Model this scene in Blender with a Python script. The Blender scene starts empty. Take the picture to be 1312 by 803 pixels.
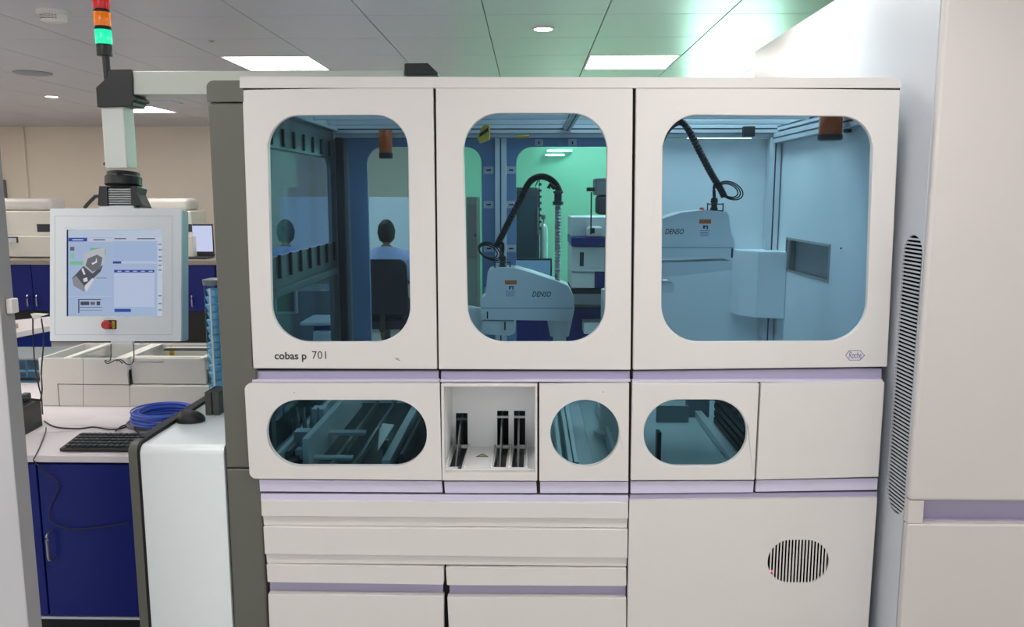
import bpy, bmesh, math, random
from mathutils import Vector, Matrix
from mathutils.geometry import tessellate_polygon
random.seed(7)
R = math.radians
S = bpy.context.scene
C = S.collection

# ------------------------------------------------------------------ camera
CAM = Vector((0, -2.55, 1.6)); PITCH = R(8.2); YAW = R(1.2); F = 1050.0
cd = bpy.data.cameras.new('camera'); cam = bpy.data.objects.new('camera', cd); C.objects.link(cam)
cam.location = CAM; cam.rotation_euler = (math.pi/2 - PITCH, 0, YAW)
cd.sensor_width = 36; cd.lens = 36*F/1312; cd.clip_start = .05; cd.clip_end = 60
S.camera = cam
# ------------------------------------------------------------------ world, exposure
S.view_settings.view_transform = 'Standard'; S.view_settings.look = 'None'
S.view_settings.gamma = 1; S.view_settings.use_curve_mapping = False
S.view_settings.exposure = 1.46
wd = bpy.data.worlds.new('world'); S.world = wd; wd.use_nodes = True
wd.node_tree.nodes['Background'].inputs[0].default_value = (.93, .97, 1, 1)
wd.node_tree.nodes['Background'].inputs[1].default_value = .36
LAMP = 6.2                      # radiance of the ceiling panels
S.cycles.max_bounces = 8; S.cycles.transparent_max_bounces = 24; S.cycles.use_denoising = True
S.cycles.sample_clamp_indirect = 6

# ------------------------------------------------------------------ pixel -> world
MR = Matrix.Rotation(YAW, 3, 'Z') @ Matrix.Rotation(math.pi/2 - PITCH, 3, 'X')
def ray(px, py): return MR @ Vector(((px-656)/F, -(py-401.5)/F, -1))
def ay(px, py, Y):
    d = ray(px, py); return CAM + d*((Y-CAM.y)/d.y)
def ax(px, py, X):
    d = ray(px, py); return CAM + d*((X-CAM.x)/d.x)
def az(px, py, Z):
    d = ray(px, py); return CAM + d*((Z-CAM.z)/d.z)
def FXZ(pts, Y=0): return [(p.x, p.z) for p in (ay(a, b, Y) for a, b in pts)]
def to_px(v):
    q = MR.transposed() @ (Vector(v)-CAM)
    return (656+F*q.x/-q.z, 401.5-F*q.y/-q.z) if q.z < -.01 else (9e9, 9e9)

# ------------------------------------------------------------------ materials
def lin(c):
    return tuple(((v/255)/12.92 if v/255 <= .04045 else ((v/255+.055)/1.055)**2.4) for v in c)
MATS = {}
def mat(name, rgb, rough=.45, metal=0, spec=.5, noise=.03, scale=6, bump=0, emit=0, coat=0):
    if name in MATS: return MATS[name]
    m = bpy.data.materials.new(name); m.use_nodes = True; nt = m.node_tree; b = nt.nodes['Principled BSDF']
    c = lin(rgb)
    b.inputs['Roughness'].default_value = rough; b.inputs['Metallic'].default_value = metal
    b.inputs['Specular IOR Level'].default_value = spec; b.inputs['Coat Weight'].default_value = coat
    b.inputs['Base Color'].default_value = (*c, 1)
    if noise or bump:
        tc = nt.nodes.new('ShaderNodeTexCoord'); nz = nt.nodes.new('ShaderNodeTexNoise')
        nz.inputs['Scale'].default_value = scale; nz.inputs['Detail'].default_value = 4
        nt.links.new(tc.outputs['Object'], nz.inputs['Vector'])
        if noise:
            mx = nt.nodes.new('ShaderNodeMix'); mx.data_type = 'RGBA'
            mx.inputs['A'].default_value = (*[v*(1-noise) for v in c], 1); mx.inputs['B'].default_value = (*[min(1, v*(1+noise)) for v in c], 1)
            nt.links.new(nz.outputs['Fac'], mx.inputs['Factor']); nt.links.new(mx.outputs['Result'], b.inputs['Base Color'])
        if bump:
            bp = nt.nodes.new('ShaderNodeBump'); bp.inputs['Strength'].default_value = bump; bp.inputs['Distance'].default_value = .002
            nt.links.new(nz.outputs['Fac'], bp.inputs['Height']); nt.links.new(bp.outputs['Normal'], b.inputs['Normal'])
    if emit:
        b.inputs['Emission Color'].default_value = (*c, 1); b.inputs['Emission Strength'].default_value = emit
    MATS[name] = m; return m
def emat(name, rgb, k):
    if name in MATS: return MATS[name]
    m = bpy.data.materials.new(name); m.use_nodes = True; nt = m.node_tree; nt.nodes.clear()
    e = nt.nodes.new('ShaderNodeEmission'); e.inputs[0].default_value = (*lin(rgb), 1); e.inputs[1].default_value = k
    o = nt.nodes.new('ShaderNodeOutputMaterial'); nt.links.new(e.outputs[0], o.inputs[0]); MATS[name] = m; return m
def glass(name, rgb, gloss=.08, grough=.02):
    if name in MATS: return MATS[name]
    m = bpy.data.materials.new(name); m.use_nodes = True; nt = m.node_tree; nt.nodes.clear()
    t = nt.nodes.new('ShaderNodeBsdfTransparent'); t.inputs[0].default_value = (*rgb, 1)
    g = nt.nodes.new('ShaderNodeBsdfGlossy'); g.inputs['Roughness'].default_value = grough
    lw = nt.nodes.new('ShaderNodeLayerWeight'); lw.inputs[0].default_value = .18
    mm = nt.nodes.new('ShaderNodeMath'); mm.operation = 'MULTIPLY_ADD'; mm.inputs[1].default_value = .22; mm.inputs[2].default_value = gloss*.05
    mx = nt.nodes.new('ShaderNodeMixShader'); o = nt.nodes.new('ShaderNodeOutputMaterial')
    nt.links.new(lw.outputs['Fresnel'], mm.inputs[0]); nt.links.new(mm.outputs[0], mx.inputs[0])
    nt.links.new(t.outputs[0], mx.inputs[1]); nt.links.new(g.outputs[0], mx.inputs[2]); nt.links.new(mx.outputs[0], o.inputs[0])
    MATS[name] = m; return m

WHITE = mat('white powder coat', (222, 217, 213), .38, noise=.012)
WHITE2 = mat('cool white plastic', (226, 230, 230), .4, noise=.012)
SILVER = mat('silver grey paint', (200, 204, 212), .42, noise=.015)
BEIGEP = mat('warm white laminate', (206, 200, 196), .5, noise=.02)
LAV = mat('lavender accent', (170, 163, 190), .35, noise=.015)
LAVL = mat('pale lavender accent', (212, 206, 228), .35, noise=.015)
OLIVE = mat('olive grey paint', (96, 96, 87), .42, noise=.03)
VOID = mat('matt black lining', (5, 5, 6), .9, spec=.1, noise=0)
BLACK = mat('black gasket', (14, 14, 16), .6, noise=.05)
BLKP = mat('black plastic', (34, 35, 36), .42, noise=.06, scale=20)
BLKF = mat('black fabric', (26, 28, 36), .85, noise=.12, scale=60)
DARK = mat('dark grey metal', (62, 68, 70), .45, noise=.08)
MID = mat('grey painted steel', (122, 130, 134), .4, noise=.05)
ALU = mat('anodised aluminium', (212, 218, 222), .35, .15, noise=.05, scale=30)
STEEL = mat('brushed steel', (170, 172, 170), .28, .9, noise=.08, scale=40)
BLUEF = mat('blue grey door frame', (116, 146, 180), .4, noise=.03)
NAVY = mat('navy laminate', (16, 32, 112), .35, spec=.25, noise=.05)
NAVY2 = mat('royal blue panel', (40, 50, 132), .35, noise=.05)
BENCH = mat('pale pink white worktop', (224, 214, 216), .4, noise=.02)
DEVW = mat('ivory plastic', (222, 217, 208), .45, noise=.015)
ROBW = mat('robot white casting', (226, 230, 222), .35, noise=.02)
DECK = mat('grey deck plate', (196, 204, 206), .35, .0, noise=.06, scale=10)
AMBER = mat('amber lens', (190, 84, 16), .25, noise=.05)
BLUEC = mat('blue cable jacket', (70, 104, 210), .4, noise=.08, scale=30)
GREYC = mat('grey cable jacket', (120, 118, 114), .5, noise=.06)
RED = mat('red plastic', (196, 30, 36), .3, noise=.04)
YEL = mat('safety yellow', (206, 178, 50), .45, noise=.05)
SKIN = mat('skin', (150, 104, 80), .6, noise=.05)
HAIR = mat('dark hair', (22, 20, 22), .7, noise=.2, scale=80)
SHIRT = mat('pale blue shirt', (170, 186, 232), .8, noise=.06, scale=25)
TROUS = mat('dark trousers', (36, 38, 50), .8, noise=.08)
TINT = glass('teal tinted pane', (.66, .78, .87), .10)
TINTD = glass('deep teal tinted pane', (.52, .66, .71), .08)
CLEAR = glass('clear glass', (.86, .95, .94), .08)
GREENG = glass('green tinted pane', (.62, .9, .8), .10)
BLUEG = glass('blue acrylic', (.62, .86, .97), .9, .08)
LIGHTP = emat('ceiling light diffuser', (255, 253, 248), LAMP)

# ------------------------------------------------------------------ mesh helpers
def bx(bm, x0, x1, y0, y1, z0, z1):
    v = [bm.verts.new((x, y, z)) for z in (z0, z1) for x, y in ((x0, y0), (x1, y0), (x1, y1), (x0, y1))]
    for f in ((3, 2, 1, 0), (4, 5, 6, 7), (0, 1, 5, 4), (1, 2, 6, 5), (2, 3, 7, 6), (3, 0, 4, 7)): bm.faces.new([v[i] for i in f])
def prism(bm, outer, holes, a0, a1, axis='y'):
    def P(p, a):
        return {'y': (p[0], a, p[1]), 'x': (a, p[0], p[1]), 'z': (p[0], p[1], a)}[axis]
    loops = [list(outer)] + [list(h) for h in (holes or [])]
    flat = [p for l in loops for p in l]
    def ar(l): return abs(sum(l[i-1][0]*l[i][1]-l[i][0]*l[i-1][1] for i in range(len(l))))/2
    want = ar(loops[0])-sum(ar(l) for l in loops[1:])
    for tr_ in range(12):
        j = 0 if tr_ == 0 else 1e-5*tr_
        jl = [[Vector((p[0]+random.uniform(-j, j), p[1]+random.uniform(-j, j), 0)) for p in l] for l in loops]
        tris = tessellate_polygon(jl)
        got = sum(abs((flat[t[1]][0]-flat[t[0]][0])*(flat[t[2]][1]-flat[t[0]][1])-(flat[t[2]][0]-flat[t[0]][0])*(flat[t[1]][1]-flat[t[0]][1]))/2 for t in tris)
        if abs(got-want) < 1e-4*want+1e-9: break
    else: print('PRISM AREA', got, want, len(loops))
    va = [bm.verts.new(P(p, a0)) for p in flat]; vb = [bm.verts.new(P(p, a1)) for p in flat]
    for t in tris:
        try:
            bm.faces.new([va[i] for i in t]); bm.faces.new([vb[i] for i in reversed(t)])
        except ValueError: pass
    k = 0
    for l in loops:
        n = len(l)
        for i in range(n):
            j = (i+1) % n; bm.faces.new((va[k+i], va[k+j], vb[k+j], vb[k+i]))
        k += n
def rnd(pts, r, n=8):
    out = []; N = len(pts)
    rs = r if isinstance(r, (list, tuple)) else [r]*N
    for i in range(N):
        p = Vector(pts[i]).to_2d(); a = Vector(pts[i-1]).to_2d()-p; b = Vector(pts[(i+1) % N]).to_2d()-p
        rr = rs[i]
        if rr <= 0: out.append((p.x, p.y)); continue
        la, lb = a.length, b.length; a.normalize(); b.normalize()
        h = a.angle(b)/2; t = min(rr/math.tan(h), la*.4999, lb*.4999); q = t*math.tan(h)
        c = p + (a+b).normalized()*(q/math.sin(h))
        s = p+a*t-c; e = p+b*t-c; ang = s.angle_signed(e)
        for k in range(n+1):
            v = Matrix.Rotation(-ang*k/n, 2) @ s; out.append((c.x+v.x, c.y+v.y))
    return out
def grow(pts, d):
    cx = sum(p[0] for p in pts)/len(pts); cy = sum(p[1] for p in pts)/len(pts)
    w = max(p[0] for p in pts)-cx; h = max(p[1] for p in pts)-cy
    return [(cx+(p[0]-cx)*(1+d/w), cy+(p[1]-cy)*(1+d/h)) for p in pts]
def smooth_path(pts, n=6):
    pts = [Vector(p) for p in pts]; out = []
    q = [pts[0]*2-pts[1]] + pts + [pts[-1]*2-pts[-2]]
    for i in range(1, len(q)-2):
        for k in range(n):
            t = k/n; a, b, c, d = q[i-1:i+3]
            out.append(.5*((2*b)+(c-a)*t+(2*a-5*b+4*c-d)*t*t+(3*b-a-3*c+d)*t**3))
    return out + [pts[-1]]
def tube(bm, pts, r, n=8, ripple=0):
    pts = [Vector(p) for p in pts]; rings = []
    up = Vector((0, 0, 1))
    for i, p in enumerate(pts):
        d = (pts[min(i+1, len(pts)-1)]-pts[max(i-1, 0)]).normalized()
        s = d.cross(up)
        if s.length < .05: s = d.cross(Vector((0, 1, 0)))
        s.normalize(); t = s.cross(d)
        rr = r*(1+(ripple if i % 2 else -ripple))
        rings.append([bm.verts.new(p+(s*math.cos(a)+t*math.sin(a))*rr) for a in (2*math.pi*k/n for k in range(n))])
    for a, b in zip(rings, rings[1:]):
        for k in range(n): bm.faces.new((a[k], a[(k+1) % n], b[(k+1) % n], b[k]))
    bm.faces.new(rings[0][::-1]); bm.faces.new(rings[-1])
def lathe(bm, c, prof, n=24, axis='z'):
    rings = []
    for r, h in prof:
        rg = []
        for k in range(n):
            a = 2*math.pi*k/n; u, v = r*math.cos(a), r*math.sin(a)
            rg.append(bm.verts.new({'z': (c[0]+u, c[1]+v, c[2]+h), 'y': (c[0]+u, c[1]+h, c[2]+v), 'x': (c[0]+h, c[1]+u, c[2]+v)}[axis]))
        rings.append(rg)
    for a, b in zip(rings, rings[1:]):
        for k in range(n): bm.faces.new((a[k], a[(k+1) % n], b[(k+1) % n], b[k]))
    bm.faces.new(rings[0][::-1]); bm.faces.new(rings[-1])

W = {}
def tag(o, label=None, cat=None, group=None, kind=None):
    if label: o['label'] = label
    if cat: o['category'] = cat
    if group: o['group'] = group
    if kind: o['kind'] = kind
    return o
def thing(name, label, cat, loc=(0, 0, 0), rot=(0, 0, 0), group=None, M=None):
    o = bpy.data.objects.new(name, None); C.objects.link(o); o.empty_display_size = .1
    if M is None:
        o.location = loc; o.rotation_euler = rot
        M = Matrix.Translation(loc) @ __import__('mathutils').Euler(rot).to_matrix().to_4x4()
    else: o.matrix_world = M
    W[o] = M
    return tag(o, label, cat, group)
def mk(name, bm, m, parent=None, bevel=0, local=False, flat=False, label=None, kind=None, seg=2):
    bmesh.ops.remove_doubles(bm, verts=bm.verts, dist=1e-6)
    bmesh.ops.recalc_face_normals(bm, faces=bm.faces)
    me = bpy.data.meshes.new(name); bm.to_mesh(me); bm.free()
    o = bpy.data.objects.new(name, me); C.objects.link(o)
    ms = m if isinstance(m, (list, tuple)) else [m]
    for q in ms: me.materials.append(q)
    if parent is not None:
        o.parent = parent; W[o] = W[parent]
        if not local: me.transform(W[parent].inverted())
    else: W[o] = Matrix.Identity(4)
    if not flat:
        for p in me.polygons: p.use_smooth = True
        me.set_sharp_from_angle(angle=R(38))
    if bevel:
        md = o.modifiers.new('bevel', 'BEVEL'); md.width = bevel; md.segments = seg; md.limit_method = 'ANGLE'; md.angle_limit = R(50); md.harden_normals = True
    tag(o, label=label, kind=kind)
    return o
def NB(): return bmesh.new()
def box(name, x0, x1, y0, y1, z0, z1, m, parent=None, bevel=.003, **k):
    bm = NB(); bx(bm, min(x0, x1), max(x0, x1), min(y0, y1), max(y0, y1), min(z0, z1), max(z0, z1)); return mk(name, bm, m, parent, bevel, **k)
def slab(name, px, m, parent, y0=0, y1=.02, at=None, holes=None, r=0, bevel=.003, **k):
    """front panel: pixel corners measured on the plane y0"""
    bm = NB(); o = FXZ(px, y0 if at is None else at)
    if r: o = rnd(o, r)
    prism(bm, o, holes, y0, y1, 'y'); return mk(name, bm, m, parent, bevel, **k)
def text(name, s, x, z, y, width, m, parent, bold=0, shear=0, height=None, local=False):
    cu = bpy.data.curves.new('t', 'FONT'); cu.body = s; cu.extrude = .0008; cu.offset = bold; cu.shear = shear; cu.resolution_u = 3
    t = bpy.data.objects.new('t', cu); C.objects.link(t); bpy.context.view_layer.update()
    me = bpy.data.meshes.new_from_object(t.evaluated_get(bpy.context.evaluated_depsgraph_get()))
    bpy.data.objects.remove(t)
    xs = [v.co.x for v in me.vertices]; ys = [v.co.y for v in me.vertices]
    k = width/(max(xs)-min(xs)); kz = k if height is None else height/(max(ys)-min(ys))
    x0 = min(xs); y0 = min(ys)
    for v in me.vertices: v.co = Vector((x+(v.co.x-x0)*k, y-v.co.z*.6, z+(v.co.y-y0)*kz))
    me.materials.clear(); me.materials.append(m)
    o = bpy.data.objects.new(name, me); C.objects.link(o); o.parent = parent; W[o] = W[parent]
    if not local: me.transform(W[parent].inverted())
    return o
def copy_tree(o, parent=None):
    c = o.copy(); C.objects.link(c); c.parent = parent
    for ch in list(o.children): copy_tree(ch, c)
    return c

# ================================================================== THE ROOM
H = 2.49; XL, XRt, YB, YF = -7.6, 4.2, -5.2, 8.3
box('floor', XL, XRt, YB, YF, -.1, 0, mat('pale vinyl floor', (190, 188, 186), .3, noise=.06, scale=3), bevel=0, kind='structure')
wallm = mat('beige wall paint', (240, 227, 212), .7, noise=.02, bump=.1)
box('wall_back', XL, XRt, YF, YF+.1, 0, H, wallm, bevel=0, kind='structure')
box('wall_left', XL-.1, XL, YB, YF+.1, 0, H, wallm, bevel=0, kind='structure')
box('wall_right', XRt, XRt+.1, YB, YF+.1, 0, H, wallm, bevel=0, kind='structure')
mint = mat('mint green wall paint', (160, 236, 190), .55, noise=.03)
# green partition beyond the machine; hidden glowing window added for the mint ceiling glow
bm = NB(); PY = 6.9
prism(bm, [(-.75, 0), (XRt, 0), (XRt, H), (-.75, H)], [[(1.75, .9), (2.75, .9), (2.75, 2.3), (1.75, 2.3)]], PY, PY+.1, 'y')
mk('wall_partition', bm, mint, bevel=0, kind='structure')
w1 = NB(); prism(w1, [(1.71, .86), (2.79, .86), (2.79, 2.34), (1.71, 2.34)], [[(1.77, .92), (2.73, .92), (2.73, 2.28), (1.77, 2.28)]], PY-.02, PY+.02, 'y')
w1 = mk('window_1', w1, WHITE, bevel=.004, kind='structure')
box('pane', 1.77, 2.73, PY+.01, PY+.02, .92, 2.28, emat('mint daylight in window', (190, 255, 228), 4), w1, bevel=0)  # emissive pane, added to throw a mint glow on ceiling and cabinet
cl = NB(); bx(cl, XL, XRt, YB, YF+.1, H+.012, H+.08)
ceil = mk('ceiling', cl, mat('dark ceiling joint', (92, 92, 98), .6), bevel=0, kind='structure')
tilem = mat('satin metal ceiling tile', (196, 194, 205), .33, .1, spec=.6, noise=.02, scale=2)
G0 = -.224; LX = [-6.82, -4.42, -2.02, .376, 2.776]; LY = [-4.3, -1.3, .5, 2.9, 5.9]  # near rows lie unseen overhead, added to light the doors and cell
LPOS = [(a, b, i, j) for i, a in enumerate(LX) for j, b in enumerate(LY) if XL <= a <= XRt-.6]
def is_light(x, y): return any(abs(x-a) < .1 and abs(y-b) < .1 for a, b, i, j in LPOS)
tme = None; big = []
for i in range(-13, 8):
    for j in range(-9, 15):
        x0 = G0+.6*i; y0 = -.1+.6*j
        if x0 < XL-.35 or x0+.6 > XRt+.4 or y0+.6 > YF+.45 or y0 < YB-.4: continue
        if is_light(x0, y0): continue
        p = to_px((x0+.3, y0+.3, H))
        seen = y0 > -2.3 and -220 < p[0] < 1400 and -130 < p[1] < 165 and not (260 < p[0] < 1150 and p[1] > 118) and x0 < 2.6 and not p[0] > 1110
        if not seen: big.append((x0, y0)); continue
        if tme is None:
            o = box('tile', .003, .597, .002, .598, 0, .012, tilem, ceil, bevel=.0015); tme = o
            o.location = (x0, y0, H)
        else:
            c = tme.copy(); C.objects.link(c); c.location = (x0, y0, H)
bm = NB()
for x0, y0 in big: bx(bm, max(x0+.003, XL), min(x0+.597, XRt), y0+.002, min(y0+.598, YF), H, H+.012)
mk('tile_field', bm, tilem, ceil, bevel=0, kind='stuff')
# ceiling light panels
lt = {(2, 3): 'square ceiling light panel over the blue terminal side, above the left door of the machine',
      (3, 3): 'square ceiling light panel above the wide right door of the machine',
      (1, 4): 'far ceiling light panel half hidden behind the terminal pole',
      (1, 3): 'ceiling light panel cut by the left picture edge'}
lt[(2, 3)] = 'square ceiling light panel above the left end of the white analyzer'
first = None
for a, b, i, j in LPOS:
    if 1:
        lab = lt.get((i, j), 'square white ceiling light panel outside the picture')
        t = thing('ceiling_light', lab, 'ceiling light', (a, b, H), group='square ceiling light panels')
        f = NB(); prism(f, [(a+.004, b+.004), (a+.596, b+.004), (a+.596, b+.596), (a+.004, b+.596)], [[(a+.018, b+.018), (a+.582, b+.018), (a+.582, b+.582), (a+.018, b+.582)]], H-.002, H+.012, 'z')
        mk('frame', f, WHITE, t); box('diffuser', a+.019, a+.581, b+.019, b+.581, H+.001, H+.01, LIGHTP, t, bevel=0)
def ceil_disk(name, lab, cat, px, py, r, prof, m, m2=None, pr2=None):
    p = az(px, py, H); t = thing(name, lab, cat, (p.x, p.y, H))
    bm = NB(); lathe(bm, (p.x, p.y, H), prof); mk('body', bm, m, t)
    if m2: bm = NB(); lathe(bm, (p.x, p.y, H), pr2); mk('lens', bm, m2, t)
    return t, p
DL = emat('downlight lens', (255, 250, 240), 7)
for px, py, lab in ((696, 36, 'small round downlight glowing above the middle door'), (66, 123, 'small round downlight glowing left of the signal tower')):
    ceil_disk('downlight', lab, 'downlight', px, py, .05, [(.062, 0), (.062, -.006), (.05, -.008), (.05, 0)], WHITE, DL, [(.048, .001), (.048, -.0065)])
t, p = ceil_disk('smoke_detector', 'white round smoke detector on the ceiling left of the signal tower', 'smoke detector', 68, 14, .06,
          [(.075, 0), (.075, -.015), (.062, -.02), (.06, -.045), (.045, -.052), (.0, -.054)][:5], WHITE)
for k in range(3):
    bm = NB(); 
    for a in range(-3, 4):
        an = R(-90+a*12+k*0); rr = .061
        bx(bm, p.x+rr*math.cos(an)-.005, p.x+rr*math.cos(an)+.005, p.y+rr*math.sin(an)-.002, p.y+rr*math.sin(an)+.004, H-.026-k*.008-.002, H-.026-k*.008)
    mk('slot', bm, BLACK, t)
ceil_disk('ceiling_speaker', 'flat grey round speaker disk on the ceiling above the far wall', 'speaker', 42, 93, .1, [(.13, 0), (.13, -.006), (.11, -.012), (.02, -.014)], mat('speaker grey', (150, 148, 154), .5))
ceil_disk('sprinkler', 'tiny sprinkler head on the ceiling right of the signal tower', 'sprinkler', 271, 52, .02, [(.022, 0), (.018, -.004), (.006, -.006), (.006, -.01), (.010, -.011)], STEEL)
p = az(200, 130, H); t = thing('ceiling_vent', 'small slatted ceiling air vent right of the black pole bracket', 'vent', (p.x, p.y, H))
bm = NB(); prism(bm, [(p.x-.2, p.y-.14), (p.x+.2, p.y-.14), (p.x+.2, p.y+.14), (p.x-.2, p.y+.14)], [[(p.x-.18, p.y-.12), (p.x+.18, p.y-.12), (p.x+.18, p.y+.12), (p.x-.18, p.y+.12)]], H-.012, H, 'z'); mk('frame', bm, SILVER, t)
box('backing', p.x-.18, p.x+.18, p.y-.12, p.y+.12, H-.002, H-.0005, BLACK, t, bevel=0)
for k in range(6): box('slat', p.x-.18, p.x+.18, p.y-.115+.04*k, p.y-.09+.04*k, H-.012, H-.003, SILVER, t, bevel=0)
# conduit on the far wall
p = ay(27, 165, YF-.03); box('trim_1', p.x-.03, p.x+.03, YF-.04, YF, .9, H, wallm, bevel=.004, kind='structure')

# ================================================================== THE ANALYZER
mc = thing('laboratory_analyzer', 'large white automated sample analyzer with three tinted doors and grey end column', 'analyzer', (.13, .55, 0))
XA, XB, YD = -.867, 1.125, 1.14       # body extents
ZT = ay(800, 96, 0).z                 # top of the machine
# --- upper doors
def door(corners, hole, r, lab, extra=None):
    h = rnd(FXZ(hole), r, 12)
    d = slab('door', corners, WHITE, mc, 0, .02, holes=[h], bevel=.0035, label=lab)
    bm = NB(); prism(bm, grow(h, .008), None, .0205, .0245, 'y'); mk('pane', bm, TINT, d)
    return d, h
d1, h1 = door([(310, 115), (555, 110), (560, 473), (322, 472)], [(343, 148), (522, 147), (526, 438), (349, 438)], [.10, .10, .115, .115], 'left upper door with a portrait tinted window')
d2, h2 = door([(558, 110), (811, 110), (808, 474), (562, 473)], [(593, 145), (778, 145), (775, 438), (600, 438)], [.11, .11, .115, .115], 'middle upper door with a portrait tinted window')
d3, h3 = door([(815, 110), (1154, 115), (1137, 470), (811, 474)], [(850, 147), (1119, 149), (1110, 437), (847, 438)], [.10, .10, .12, .12], 'wide right upper door with a broad tinted window')
INK = mat('dark grey print', (46, 48, 56), .5, noise=0); INKB = mat('blue violet print', (92, 92, 150), .5, noise=0)
a = ay(352, 461, 0); b = ay(393, 461, 0); text('lettering', 'cobas p', a.x, a.z-.006, 0, b.x-a.x, INK, d1, bold=.022)
a = ay(400, 460, 0); b = ay(418, 460, 0); text('lettering', '701', a.x, a.z+.001, 0, b.x-a.x, INK, d1)
for k in range(2):
    a = ay(506+k*1.5, 458+k*2, 0); bm = NB(); prism(bm, [(a.x, a.z), (a.x+.013, a.z-.003), (a.x+.013, a.z-.0045), (a.x, a.z-.0015)], None, -.0008, 0); mk('mark', bm, INK, d1)
hexa = FXZ([(1083, 455), (1088, 448.5), (1102, 448.5), (1108, 455), (1102, 461.5), (1088, 461.5)])
hexi = [(sum(p[0] for p in hexa)/6+(q[0]-sum(p[0] for p in hexa)/6)*.93, sum(p[1] for p in hexa)/6+(q[1]-sum(p[1] for p in hexa)/6)*.90) for q in hexa]
bm = NB(); prism(bm, hexa, [hexi], -.001, 0); mk('logo_hexagon', bm, INKB, d3)
a = ay(1087.5, 459, 0); b = ay(1103.5, 459, 0); text('lettering', 'Roche', a.x, a.z, 0, b.x-a.x, INKB, d3, bold=.005, height=.022, shear=.15)
# --- top cover
TC = FXZ([(307, 114), (307, 99), (560, 95), (800, 93.5), (1152, 99), (1155, 113), (812, 107), (560, 107.5)])
zt = sum(p[1] for p in TC[2:4])/2
bm = NB(); prism(bm, rnd(FXZ([(307, 112.5), (307, 98), (1154, 99.5), (1155, 112.5)], -.004), [0, .004, .02, .004]), None, -.004, .06, 'y'); mk('top_cover', bm, WHITE, mc, .006, seg=3)
ztop = ay(731, 97, 0).z-.004
# --- chassis behind the doors (black)
XAi, XBi = XA+.004, XB-.004
zu0 = ay(600, 490, 0).z
bm = NB(); prism(bm, [(XAi, zu0), (XBi, zu0), (XBi, ztop-.03), (XAi, ztop-.03)], [grow(h1, .012), grow(h2, .012), grow(h3, .012)], .026, .04, 'y'); mk('door_surround', bm, BLACK, mc)
# --- lower row
Y1 = -.02
def flap(corners, hole, stad, lab, rr=.003, outer_r=None):
    hs = None
    if hole:
        q = FXZ(hole, Y1); r_ = (q[0][1]-q[2][1])/2*.999; hs = rnd(q, r_, 14)
    bm = NB(); o = FXZ(corners, Y1)
    if outer_r: o = rnd(o, outer_r)
    prism(bm, o, [hs] if hs else None, Y1, Y1+.02, 'y'); d = mk('access_flap', bm, WHITE, mc, .0035, label=lab)
    if hs: bm = NB(); prism(bm, grow(hs, .008), None, .0005, .0045, 'y'); mk('pane', bm, TINTD, d)
    return d, hs
f1, g1 = flap([(313, 491), (563, 491), (566, 615), (320, 613)], [(342, 512), (547, 512), (547, 597), (342, 597)], 1, 'lower flap with a long pill shaped tinted window', outer_r=[.022, .003, .003, .022])
f2, g2 = flap([(691, 492), (806, 491), (805, 616), (691, 616)], [(705, 512), (793.5, 512), (793.5, 597.5), (705, 597.5)], 1, 'lower flap with a round tinted window')
f3, g3 = flap([(810, 490.5), (973, 491), (967, 615), (808, 615.5)], [(825, 512), (957, 512), (957, 597), (825, 597)], 1, 'lower flap with a short pill shaped tinted window')
f4, _ = flap([(975, 491), (1134, 489), (1126, 611), (969, 615)], None, 0, 'plain lower flap without a window')
for px, py, d in ((377, 503, f1), (773, 502, f2)):
    a = ay(px, py, Y1); bm = NB(); lathe(bm, (a.x, Y1-.0006, a.z), [(.0015, 0), (.0015, .0006)], 8, 'y'); mk('screw_hole', bm, INK, d)
zl0 = ay(600, 633, 0).z; zl1 = ay(600, 489, 0).z
bayo = FXZ([(567, 495), (687, 495), (687, 613), (569, 613)], 0)
bm = NB(); prism(bm, [(XAi, zl0), (XBi, zl0), (XBi, zl1), (XAi, zl1)], [grow(g1, .012), grow(g2, .012), grow(g3, .012), grow(bayo, -.001)], .006, .022, 'y'); mk('flap_surround', bm, BLACK, mc)
# recessed lavender strip under the upper doors
for a, b, ya, yb in ((324, 562, 475, 475), (565, 807, 475.5, 475.5), (811, 1130, 475.5, 471.5)):
    slab('accent_strip', [(a, ya), (b, yb), (b, 486.5), (a, 486.5)], LAV, mc, .012, .025, at=.012)
    slab('strip_lip', [(a-1, 486.5), (b+1, 486), (b+1, 489), (a-1, 489.2)], LAVL, mc, -.004, .012, at=-.004, bevel=.001)
# lavender strips below the flaps
for a, b, c, d_, y0, y1, y2, y3 in ((332, 566, 567, 333, 614.5, 616.5, 631, 629.5), (569, 687, 688, 570, 617, 617, 631.5, 631.5), (692, 805, 805, 692, 617, 617, 631.5, 631.5), (808, 966, 965, 808, 616.5, 616, 630.5, 632), (969, 1125, 1124, 968, 615.5, 612.5, 627.5, 630)):
    slab('accent_strip', [(a, y0), (b, y1), (c, y2), (d_, y3)], LAVL, mc, -.006, .006, at=-.006, bevel=.0015)
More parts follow.
